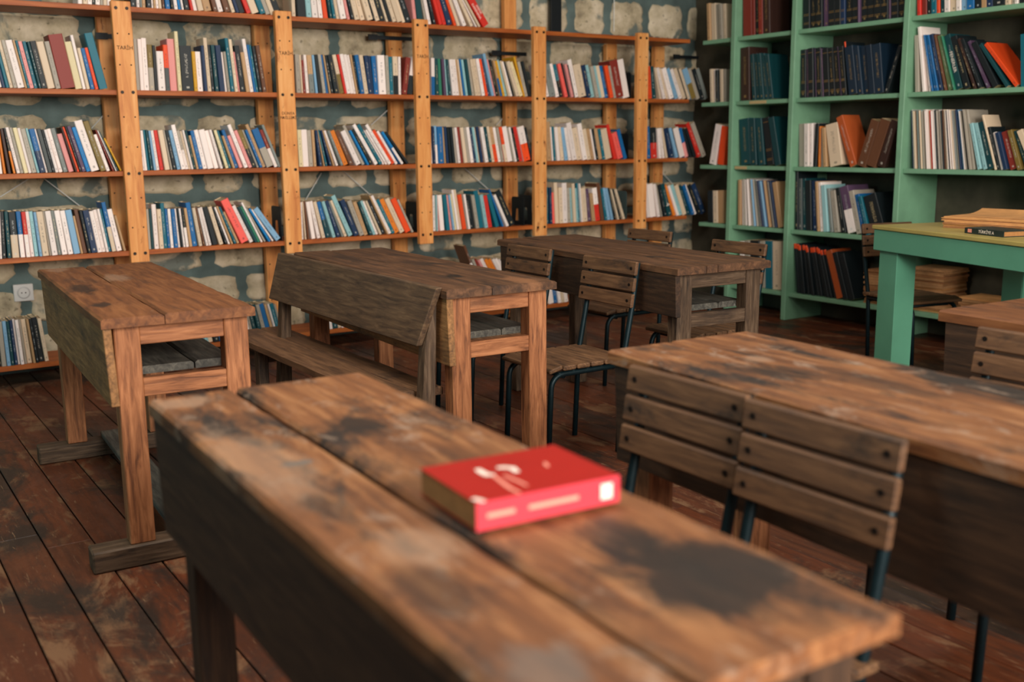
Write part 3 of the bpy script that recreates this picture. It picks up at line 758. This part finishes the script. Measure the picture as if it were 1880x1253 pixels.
for bk in BOOKS:
    base, low, split, ink, inka, pg = spec(bk)
    v, f, kd = book_geo(bk['t'], bk['h'], bk['d'], None, None, 0, None, None)
    MWb = place(bk)
    if id(bk) in single:
        A = Attr(); add_attrs(A, v, f, kd, base, low, split, ink, inka, bk['t'], bk['h'], pg)
        nm = {'book': 'book', 'magazine': 'magazine', 'bound volume': 'bound_volume'}[bk['kind']]
        o = link(nm, attr_mesh(nm, v, f, A), None); o.matrix_world = MWb
        sz = {1: 'tall ', 2: 'very tall ', -1: 'short ', -2: 'short '}.get(bk['mod'], '')
        thin = '' if sz else 'thin ' if bk['t'] < .011 else ('thick ' if bk['t'] > .035 else '')
        c = CN[bk['code']]+(' and '+CN[bk['low']] if bk['low'] else '')
        lb = f"{sz}{thin}{c} {bk['kind']}, {ordinal(bk['n'])} from left, {bk['where']}"
        if len(lb.split()) > 16: lb = f"{c} {bk['kind']}, {ordinal(bk['n'])} from left, {bk['where']}"
        if len(lb.split()) > 16: lb = f"{CN[bk['code']]} {bk['kind']}, {ordinal(bk['n'])} from left, {bk['where']}"
        tag(o, lb, {'book': 'book', 'magazine': 'magazine', 'bound volume': 'book'}[bk['kind']],
            {'book': 'books on the shelves', 'magazine': 'magazines in the green bookcase', 'bound volume': 'bound volumes in the green bookcase'}[bk['kind']])
        BYKEY[(bk['where'], bk['n'])] = (o, bk)
        if bk['kind'] == 'bound volume' and bk['code'] in 'kn' and bk['t'] > .02:
            mb = MB(); t = bk['t']
            for zf in (.10, .13, .30, .33, .9): mb.box(t*.12, t*.88, -.0006, .001, bk['h']*zf, bk['h']*(zf+.010))
            tag(mb.build('gilt_bands', M.setdefault('gilt', plain('gilt', srgb(150,122,74), .4, .4)), o), kind='stuff')
    else:
        n = len(SV); SV += [tuple(MWb @ Vector(p)) for p in v]; SF += [tuple(n+i for i in q) for q in f]
        add_attrs(SA, v, f, kd, base, low, split, ink, inka, bk['t'], bk['h'], pg)
o = link('shelved_books', attr_mesh('shelved_books', SV, SF, SA), None)
tag(o, 'remaining small books filling the farther and lower shelves', 'books', kind='stuff')
def title(where, n, body, mat, size, low=.5):
    if (where, n) not in BYKEY: return
    o, bk = BYKEY[(where, n)]
    T = Matrix.Translation((bk['t']/2, -.0008, bk['h']*low)) @ Matrix(((0,1,0,0),(0,0,-1,0),(-1,0,0,0),(0,0,0,1)))
    text_mesh(body, size, mat, 'spine_title', o, T, .0002)
M['ink_black'] = plain('ink_black', srgb(30,32,36), .7)
M['ink_blue'] = plain('ink_blue', srgb(20,110,160), .7)
title(R(3,0), 15, 'ANNA\nKARENINA', M['white_print'], .022, .3)
title(R(0,4), 3, 'CELAL BAYAR', M['ink_black'], .02, .68)
title(G(3,1), 11, 'FENERLER', M['white_print'], .028, .5)
title(R(5,3), 6, '4', M['white_print'], .05, .35)

xa, xb = shelf_coord(806, 1, .04, BOXZ), shelf_coord(956, 1, .04, BOXZ)
bx = empty('storage_box', ((xa+xb)/2, .17, SHZ[4]+.0005)); tag(bx, 'low tan box holding up leaning books behind the brown desk', 'box')
M['card'] = plain('card', srgb(150, 116, 78), .8, 0, .12, 12)
wx = (xb-xa)/2; hb = BOXZ-SHZ[4]-.001
MB().box(-wx, wx, -.13, .13, 0, hb-.03).build('body', M['card'], bx, bevel=.002)
MB().box(-wx-.003, wx+.003, -.133, .133, hb-.034, hb).build('lid', M['card'], bx, bevel=.002)
# ------------------------------------------------------------------ bookends and magazine files on the pine shelves
def bookend(px, zs, label, wid=.15, hh=.2, x=None, y=.05, mat='black_metal'):
    X = shelf_coord(px, 1, y, zs) if x is None else x
    e = empty('bookend', (X, y, zs)); tag(e, label, 'bookend', 'metal bookends on the pine shelves')
    t = .0025; outer = []; inner = []
    n = 8
    out = [(0,0),(wid,0)]+[(wid-.02+.02*math.cos(a*math.pi/2/n), hh-.02+.02*math.sin(a*math.pi/2/n)) for a in range(n+1)]+[(.02+.02*math.cos(math.pi/2+a*math.pi/2/n), hh-.02+.02*math.sin(math.pi/2+a*math.pi/2/n)) for a in range(n+1)]
    hw = wid*.24; cy0 = wid/2
    inn = []
    hz = hh*.58
    m = len(out)
    # ring of the tongue hole, matched in count to the outer outline
    for i, (a, b) in enumerate(out):
        ang = math.atan2(b-hz*.5, a-cy0)
        inn.append((cy0+hw*math.cos(ang), hz*.5+.006+hz*.48*math.sin(ang)))
    mb = MB()
    for xx in (0, t):
        mb.v += [(xx, a, b) for a, b in out]+[(xx, a, b) for a, b in inn]
    for i in range(m):
        j = (i+1) % m
        mb.f += [(i, j, m+j, m+i), (2*m+i, 3*m+i, 3*m+j, 2*m+j), (i, 2*m+i, 2*m+j, j), (m+i, m+j, 3*m+j, 3*m+i)]
    mb.build('upright_plate', M[mat], e)
    MB().box(-.03, 0, cy0-hw, cy0+hw, .0005, .0025).build('base_tongue', M[mat], e)
M['grey_metal'] = plain('grey_metal', srgb(78, 98, 98), .45, .3)
bookend(962, SHZ[3], 'black metal bookend standing left of the fourth pine post, fourth shelf, leftmost', hh=.19)
bookend(976, SHZ[3], 'black metal bookend with arched slot against the fourth pine post, fourth shelf', hh=.20)
bookend(1150, SHZ[3], 'grey metal bookend with arched slot left of fifth pine post, fourth shelf', hh=.20, mat='grey_metal')
bookend(1153, SHZ[2], 'dark metal bookend left of the fifth pine post, third shelf', hh=.18)
bookend(1158, SHZ[1], 'dark metal bookend left of the fifth pine post, second shelf', hh=.18)
bookend(766, SHZ[3], 'dark metal bookend left of the third pine post, fourth shelf', hh=.19)
bookend(518, SHZ[3], 'dark metal bookend left of the second pine post, fourth shelf', hh=.20)

# ------------------------------------------------------------------ school desks
def desk(x0, x1, y0, y1, label, rz=0, top='old_top', frame='old_frame', panel='panel_wood', split=(.34,), skid=False, seed=1, leg=.072, panel_h=.23, gap=.0008):
    rn = random.Random(seed)
    cx, cy = (x0+x1)/2, (y0+y1)/2
    e = empty('school_desk', (cx, cy, 0), rz); tag(e, label, 'desk', 'old wooden school desks')
    hx, hy = (x1-x0)/2, (y1-y0)/2
    tt = .030
    cuts = [-hx]+[-hx+s*2*hx for s in split]+[hx]
    for a, b in zip(cuts, cuts[1:]):
        mb = MB(); dz = rn.uniform(-.0015, .0015)
        rough_plank(mb, a+gap/2, b-gap/2, -hy+rn.uniform(0, .006), hy, DZ-tt, DZ+dz, 'y', 22, .0014, rn)
        mb.build('top_plank', M[top+'_y'], e)
    zb = DZ-tt
    ly = hy-.05; l = leg
    lx0, lx1 = -hx+.04, hx-.012
    zleg = .066 if skid else 0
    for sy in (-1, 1):
        yy0, yy1 = (-ly, -ly+l*.85) if sy < 0 else (ly-l*.85, ly)
        for (a, b) in ((lx0, lx0+l), (lx1-l, lx1)):
            MB().box(a, b, yy0, yy1, zleg, zb).build('leg', M[frame+'_z'], e, bevel=.003)
        MB().box(lx0+l, lx1-l, yy0+.006, yy0+.034, zb-.062, zb).build('end_rail', M[frame+'_x'], e, bevel=.002)
        MB().box(lx0+l, lx1-l, yy0+.004, yy0+.036, DZ-.247, DZ-.192).build('ledge_rail', M[frame+'_x'], e, bevel=.002)
        if skid:
            MB().box(-hx-.07, hx+.10, yy0-.012, yy1+.012, 0, .066).build('foot', M['grey_frame_x'], e, bevel=.005)
    # ledge for books under the top
    mb = MB(); rough_plank(mb, lx0+l*.5, -hx+.62*2*hx, -ly+.004 if False else -ly+l*.86, ly-l*.86, DZ-.192, DZ-.168, 'y', 8, .001, rn); mb.build('book_ledge', M['ledge_y'], e)
    mb = MB(); rough_plank(mb, -hx+.63*2*hx, lx1-l*.4, -ly+l*.86, ly-l*.86, DZ-.192, DZ-.168, 'y', 8, .001, rn); mb.build('book_ledge', M['ledge_y'], e)
    # board along the left side, leaning in towards its foot
    P = lambda yy, z, off: (lx0-.004-.030+off+(zb-z)*.035, yy, z)
    z0 = zb-panel_h
    mb = MB(); t = .024
    mb.hexa([P(-hy+.02, z0, 0), (P(-hy+.02, z0, 0)[0]+t, -hy+.02, z0), (P(hy-.02, z0, 0)[0]+t, hy-.02, z0), P(hy-.02, z0, 0),
             P(-hy+.02, zb, 0), (P(-hy+.02, zb, 0)[0]+t, -hy+.02, zb), (P(hy-.02, zb, 0)[0]+t, hy-.02, zb), P(hy-.02, zb, 0)])
    mb.build('side_board', M[panel+'_y'], e, bevel=.002)
    if skid:
        MB().box(-.05, .045, -ly+.005, ly-.005, .067, .088).build('foot_rail', M['ledge_y'], e, bevel=.003)
    return e
def desk_at(cx, cy, w, l, rz, label, **k):
    marks = k.pop('marks', None); r = math.radians(rz)
    e = desk(cx-w/2, cx+w/2, cy-l/2, cy+l/2, label, rz=r, **k)
    if marks:
        L = []
        for (px, py, rx, ry, col, amt) in marks:
            P = on((px, py), 2, DZ); dx, dy = P[0]-cx, P[1]-cy
            L.append((dx*math.cos(r)+dy*math.sin(r), -dx*math.sin(r)+dy*math.cos(r), rx, ry, col, amt))
        mt = spots('desk_top_marked', k.get('top', 'old_top')+'_y', L)
        for ch in e.children:
            if ch.name.startswith('top_plank'): ch.data.materials[0] = mt
    return e
DK, GR, LT = srgb(34,27,22), srgb(104,100,94), srgb(166,138,114)
desk_at(-.55, -2.083, .44, 1.41, -3.0, 'orange-brown school desk with plank feet beside the wall socket', split=(.40,), skid=True, seed=1, top='warm_top', marks=[(150,530,.05,.16,DK,.8), (185,560,.04,.07,DK,.85), (105,495,.05,.1,LT,.4), (215,510,.05,.12,LT,.45)])
desk_at(.497, -2.15, .43, 1.46, -2.2, 'brown school desk behind the bench, its end facing the open bookshelves', split=(.40,), seed=2, top='brown_top', marks=[(832,506,.035,.06,DK,.95), (640,475,.06,.2,DK,.6), (960,515,.05,.15,srgb(150,104,70),.6)])
desk_at(1.54, -2.18, .47, 1.44, -4.5, 'grey weathered school desk standing nearest the green bookcase', split=(.30, .42), seed=3, frame='grey_frame', panel='dark_panel', top='brown_top', gap=.004, panel_h=.165)
desk_at(-.746, -4.50, .45, 1.37, -1.7, 'large worn school desk in the foreground carrying the red book', split=(.38,), seed=4, panel='dark_panel', frame='dark_panel', gap=.009, marks=[(660,780,.055,.09,DK,.9), (1290,1050,.13,.15,DK,.95), (1150,985,.06,.09,DK,.75), (480,850,.07,.28,LT,.38), (770,1000,.06,.08,LT,.45), (545,850,.03,.012,GR,.9), (330,740,.08,.05,LT,.5), (1000,1230,.05,.06,GR,.6), (820,740,.04,.1,DK,.7), (800,1090,.05,.10,DK,.6), (600,930,.03,.08,DK,.6)])
desk_at(.238, -4.69, .44, 1.46, -3.0, 'worn school desk on the right with two slatted chairs against it', split=(.42,), seed=5, panel='dark_panel', gap=.002, marks=[(1390,660,.03,.05,LT,.5), (1430,685,.06,.1,DK,.6), (1230,640,.03,.05,DK,.6), (1600,700,.05,.2,DK,.5)])
desk_at(1.365, -4.79, .47, 1.46, -2.0, 'school desk cut off by the right edge below the green table', split=(.42,), seed=6, panel='dark_panel', top='warm_top')

# bench whose tall backrest stands against the second desk
b = empty('bench', (.2, -2.1, 0)); tag(b, 'long wooden bench with a wide dark plank backrest between two desks', 'bench')
def bp(mb, name, mat, bev=.003):
    o = mb.build(name, mat, None, bevel=bev); o.data.transform(Matrix.Translation((-.2, 2.1, 0))); o.parent = b; return o
rn = random.Random(9)
for (a, c) in ((.055, .205), (.209, .312)):
    mb = MB(); rough_plank(mb, a, c, -2.72, -1.22, .372, .402, 'y', 12, .002, rn); bp(mb, 'seat_plank', M['bench_seat_y'], 0)
mb = MB(); y0, y1 = -2.83, -1.42
mb.hexa([(.182, y0+.05, .565), (.206, y0+.05, .565), (.206, y1, .565), (.182, y1, .565), (.236, y0, .762), (.260, y0, .762), (.260, y1, .762), (.236, y1, .762)])
bp(mb, 'backrest', M['bench_back_y'])
for yy in (-2.80, -1.52):
    mb = MB()
    mb.hexa([(.16, yy, 0), (.225, yy, 0), (.225, yy+.05, 0), (.16, yy+.05, 0), (.208, yy, .575), (.255, yy, .75), (.255, yy+.05, .75), (.208, yy+.05, .575)])
    bp(mb, 'upright', M['grey_frame_z'])
    bp(MB().box(.085, .13, yy, yy+.05, 0, .371), 'leg', M['grey_frame_z'])
    bp(MB().box(.131, .20, yy+.005, yy+.045, .30, .371), 'rail', M['grey_frame_x'])

# ------------------------------------------------------------------ chairs
def make_chair():
    e = empty('slatted_chair'); hw = .145
    r = .0115
    for s in (-1, 1):
        y = s*hw
        MB().tube([(0, y, 0), (.02, y, .36), (.065, y, .58), (.092, y, .755)], r, 10).build('rear_leg', M['chair_metal'], e, smooth=True)
        pts = [(-.345, y, 0), (-.33, y, .30)]
        for i in range(1, 7):
            a = i/6*math.pi/2
            pts.append((-.33+.055*(1-math.cos(a)), y, .30+.055*math.sin(a)))
        pts += [(-.1, y, .355), (.018, y, .355)]
        MB().tube(pts, r, 10).build('front_leg', M['chair_metal'], e, smooth=True)
    MB().tube([(-.27, -hw, .345), (-.27, hw, .345)], .009, 8).build('seat_bar', M['chair_metal'], e, smooth=True)
    MB().tube([(.012, -hw, .345), (.012, hw, .345)], .009, 8).build('seat_bar', M['chair_metal'], e, smooth=True)
    xs = [-.352, -.285, -.218, -.151, -.084, -.017]
    for i, x in enumerate(xs):
        wd = .06 if i else .062
        m = Matrix.Translation((x+wd/2, 0, .381)) @ Matrix.Rotation(math.radians(-14 if i == 0 else 0), 4, 'Y')
        o = MB().box(-wd/2, wd/2, -.168, .168, -.010, .008 if i else .006, m).build('seat_slat', M['seat_wood'], e, bevel=.004)
    for (z0, z1) in ((.582, .636), (.645, .699), (.708, .762)):
        f = lambda z: .0655+(z-.58)*.155-.0145
        mb = MB(); t = .016
        mb.hexa([(f(z0)-t, -.172, z0), (f(z0), -.172, z0), (f(z0), .172, z0), (f(z0)-t, .172, z0), (f(z1)-t, -.172, z1), (f(z1), -.172, z1), (f(z1), .172, z1), (f(z1)-t, .172, z1)])
        s = mb.build('back_slat', M['slat_wood'], e, bevel=.004)
        for yy in (-hw, hw):
            MB().disc((f((z0+z1)/2)-t, yy, (z0+z1)/2), (-1,0,0), .0065, .002, 8).build('screw', M['bolt'], s)
    return e
CH = [((1.155, -2.505), 0, 'slatted wooden chair with dark metal legs beside the brown desk, its seat showing fully'),
      ((1.18, -1.89), 0, 'slatted chair behind the brown desk, only its backrest showing above the top'),
      ((2.17, -1.575), 0, 'slatted chair tucked behind the grey desk, nearer the pine shelves'),
      ((2.06, -2.33), 0, 'slatted chair tucked behind the grey desk, right in front of the green bookcase'),
      ((-.088, -4.295), 0, 'slatted chair against the right desk, the left one of two side by side'),
      ((-.106, -4.650), 0, 'slatted chair against the right desk, the nearer right one of two side by side'),
      ((.91, -4.46), 0, 'slatted chair at the right edge in front of the cut off desk'),
      ((3.53, -2.14), math.radians(78), 'orange-lit slatted chair standing behind the green table')]
proto = make_chair()
for i, (p, rz, lb) in enumerate(CH):
    o = proto if i == 0 else copy_tree(proto)
    o.location = (p[0], p[1], .001); o.rotation_euler = (0, 0, rz)
    tag(o, lb, 'chair', 'slatted school chairs')

# ------------------------------------------------------------------ green table with its papers
gt = empty('green_table', (2.99, -2.40, 0), math.atan2(-.28, .96)); tag(gt, 'green painted table with thick square legs and a yellowish top', 'table')
TL, TD, TH2 = 1.16, .95, .80
MB().box(0, TD, -TL, 0, TH2-.02, TH2).build('tabletop', M['green_top'], gt, bevel=.003)
for nm, bx in (('apron', (.008, .03, -TL+.008, -.008)), ('apron', (TD-.03, TD-.008, -TL+.008, -.008)), ('apron', (.03, TD-.03, -.03, -.008)), ('apron', (.03, TD-.03, -TL+.008, -TL+.03))):
    MB().box(*bx, TH2-.125, TH2-.0205).build(nm, M['green_table'], gt, bevel=.003)
for (a, c) in ((.03, -.03-.14), (TD-.15, -.17), (.03, -TL+.03), (TD-.15, -TL+.03)):
    MB().box(a+.001, a+.115, c, c+.139, 0, TH2-.021).build('leg', M['green_table'], gt, bevel=.003)
rz_gt = gt.rotation_euler[2]
def gtp(u, v, z=TH2): 
    c, s = math.cos(rz_gt), math.sin(rz_gt)
    return (2.99+u*c-v*s, -2.40+u*s+v*c, z)
# stack of yellowed paper bundles
M['old_paper'] = plain('old_paper', srgb(214, 156, 96), .85, 0, .16, 14)
M['old_paper_dark'] = plain('old_paper_dark', srgb(160, 110, 68), .85, 0, .25, 30)
rn = random.Random(12)
st = empty('paper_stack', gtp(.43, -.42), rz_gt+math.radians(20)); tag(st, 'pile of yellowed loose paper bundles lying on the green table', 'paper stack')
z = .0005
for i in range(9):
    w, d, t = .16+rn.uniform(-.008, .008), .22+rn.uniform(-.01, .01), rn.uniform(.0045, .008)
    ox, oy = rn.uniform(-.006, .006), rn.uniform(-.008, .008)
    MB().box(-w+ox, w+ox, -d+oy, d+oy, z, z+t-.0008).build('paper_bundle', M['old_paper' if i % 3 else 'old_paper_dark'], st)
    z += t
mb = MB(); nx = 10
ring = []
for k in range(nx+1):
    u = k/nx; xx = -.13+.29*u; zz = z+.0006+.022*max(0, (u-.55)/.45)**2
    mb.v += [(xx, -.21, zz), (xx, .20, zz), (xx, -.21, zz+.0015), (xx, .20, zz+.0015)]
for k in range(nx):
    a = 4*k; c = a+4
    mb.f += [(a, a+1, c+1, c), (a+2, c+2, c+3, a+3), (a, c, c+2, a+2), (a+1, a+3, c+3, c+1)]
mb.f += [(0, 2, 3, 1), (4*nx, 4*nx+1, 4*nx+3, 4*nx+2)]
mb.build('top_sheet', M['old_paper'], st)
# dark book with a printed spine
P = gtp(.09, -.56); db = empty('hardback_book', P, rz_gt); tag(db, 'dark hardback with white spine lettering lying at the edge of the green table', 'book')
M['dark_cover'] = plain('dark_cover', srgb(24, 44, 44), .4, 0, .15, 20)
mb = MB().box(0, .15, -.24, 0, .0005, .0035).box(0, .15, -.24, 0, .0235, .0265).box(-.003, .001, -.24, 0, .0005, .0265)
mb.build('cover', M['dark_cover'], db); MB().box(.002, .146, -.237, -.003, .0036, .0234).build('page_block', M['pages'], db)
TX = Matrix(((0,0,-1,0),(-1,0,0,0),(0,1,0,0),(0,0,0,1)))
text_mesh('T\u00dcRK\u0130YE A', .019, M['white_print'], 'spine_title', db, Matrix.Translation((-.0034, -.135, .0135)) @ TX, .0002)
MB().box(-.0036, -.003, -.045, -.02, .006, .022).build('spine_label', M['pale_print'], db)

# stacks of old journals on the lowest shelf of the green bookcase
def stack(y, label, n, w, d, seed, x=XG+.06):
    rn = random.Random(seed); e = empty('journal_stack', (x, y, GZ[5]+.0005)); tag(e, label, 'stack')
    z = 0
    for i in range(n):
        t = rn.uniform(.008, .017); ox, oy = rn.uniform(0, .014), rn.uniform(-.012, .012)
        o = MB().box(ox, ox+d, oy-w/2, oy+w/2, z, z+t-.0012).build('journal', M[rn.choice(['old_paper', 'old_paper_dark', 'journal_tan'])], e)
        z += t
M['journal_tan'] = plain('journal_tan', srgb(186, 138, 92), .8, 0, .2, 30)
stack(-1.59, 'short stack of old journals on the bottom shelf beside the chair back', 16, .17, .2, 1)
stack(-1.95, 'tall stack of old journals on the bottom shelf seen under the green table', 20, .24, .24, 2)
stack(-2.30, 'low stack of old journals on the bottom shelf at the right under the table', 10, .24, .22, 3)

# ------------------------------------------------------------------ red book on the front desk
rb = empty('red_book', (-.684, -4.685, DZ+.003), math.radians(-4)); tag(rb, 'thick red paperback lying on the foreground desk', 'book')
bw, bd, bt = .215, .165, .037
mb = MB().box(-bw/2, bw/2, -bd/2, bd/2, 0, .0012).box(-bw/2, bw/2, -bd/2, bd/2, bt-.0012, bt)
mb.build('cover', M['red_cover'], rb)
MB().box(-bw/2, bw/2, -bd/2-.0012, -bd/2, 0, bt).build('spine', M['pink_spine'], rb)
MB().box(-bw/2+.001, bw/2-.001, -bd/2+.0005, bd/2-.002, .0013, bt-.0013).build('page_block', M['pages'], rb)
MB().box(bw/2-.030, bw/2-.012, -bd/2-.0016, -bd/2-.0012, .008, .029).build('spine_label', M['white_print'], rb)
MB().box(-bw/2+.075, bw/2-.065, -bd/2-.0015, -bd/2-.0012, .015, .021).build('spine_title', M['pale_print'], rb)
MB().box(-bw/2+.015, -bw/2+.055, -bd/2-.0015, -bd/2-.0012, .015, .021).build('spine_author', M['pale_print'], rb)
def stroke(pts, r, mat, name):
    mb = MB(); V = []
    for i, p in enumerate(pts):
        q0, q1 = pts[max(0, i-1)], pts[min(len(pts)-1, i+1)]
        dx, dy = q1[0]-q0[0], q1[1]-q0[1]; L = math.hypot(dx, dy) or 1
        rr = r*(.5+.5*math.sin(math.pi*(i+.5)/len(pts)))
        V += [(p[0]-dy/L*rr, p[1]+dx/L*rr, bt+.0004), (p[0]+dy/L*rr, p[1]-dx/L*rr, bt+.0004)]
    mb.v = V; mb.f = [(2*i, 2*i+1, 2*i+3, 2*i+2) for i in range(len(pts)-1)]
    mb.build(name, mat, rb)
def cov(px, py):
    P = on((px, py), 2, DZ+.003+bt); c, s = math.cos(-rb.rotation_euler[2]), math.sin(-rb.rotation_euler[2])
    dx, dy = P[0]-rb.location[0], P[1]-rb.location[1]; return (dx*c-dy*s, dx*s+dy*c)
stroke([cov(876, 862), cov(885, 868), cov(895, 873), cov(908, 872)], .006, M['white_print'], 'cover_drawing')
stroke([cov(912, 860), cov(925, 859), cov(940, 860), cov(950, 868)], .006, M['white_print'], 'cover_drawing')
stroke([cov(905, 874), cov(920, 885), cov(936, 897), cov(955, 907)], .0032, M['pale_print'], 'cover_drawing')
stroke([cov(925, 873), cov(940, 880), cov(955, 886), cov(968, 893)], .0028, M['pale_print'], 'cover_drawing')
stroke([cov(1000, 850), cov(1003, 854), cov(1006, 858)], .003, M['pale_print'], 'cover_drawing')
stroke([cov(868, 916), cov(878, 919), cov(890, 922)], .005, M['white_print'], 'cover_drawing')

# ------------------------------------------------------------------ wall socket
A = on((24, 521), 1, WALLY-.02); B = on((62, 554), 1, WALLY-.02)
sx, sz = (A[0]+B[0])/2, (A[2]+B[2])/2
so = empty('wall_socket', (sx, WALLY-.02, sz)); tag(so, 'white square wall socket on the stone wall beside the left desk', 'socket')
MB().box(-.05, .05, -.008, .02, -.047, .047).build('plate', M['socket_white'], so, bevel=.003)
M['socket_grey'] = plain('socket_grey', srgb(196, 196, 194), .4)
mb = MB(); n = 20
mb.v = [(.034*math.cos(2*math.pi*k/n), -.0085, .034*math.sin(2*math.pi*k/n)) for k in range(n)]+[(.027*math.cos(2*math.pi*k/n), -.0105, .027*math.sin(2*math.pi*k/n)) for k in range(n)]
mb.f = [(k, (k+1) % n, n+(k+1) % n, n+k) for k in range(n)]; mb.build('socket_ring', M['socket_grey'], so)
for dx in (-.01, .01): MB().disc((dx, -.008, 0), (0,-1,0), .0035, .001).build('pin_hole', M['hole'], so)

# ------------------------------------------------------------------ crumpled cloth on top of the pine shelving
A = on((1182, 66), 1, .12); rn = random.Random(4)
mb = MB(); n, mm = 12, 5
for i in range(mm+1):
    for k in range(n):
        a = 2*math.pi*k/n; r = math.cos(i/mm*math.pi/2)*rn.uniform(.75, 1.15)
        mb.v.append((.085*r*math.cos(a), .05*r*math.sin(a), .028*math.sin(i/mm*math.pi/2)*rn.uniform(.6, 1.2)))
for i in range(mm):
    for k in range(n):
        j = (k+1) % n; mb.f.append((i*n+k, i*n+j, i*n+n+j, i*n+n+k))
mb.f.append(tuple(reversed(range(n)))); mb.f.append(tuple(mm*n+k for k in range(n)))
o = mb.build('crumpled_cloth', plain('cloth', srgb(96, 92, 84), .9, 0, .3, 30), None); o.location = (A[0], .12, SHZ[0]+.001)
tag(o, 'small crumpled grey cloth lying on the top board near the corner', 'cloth')
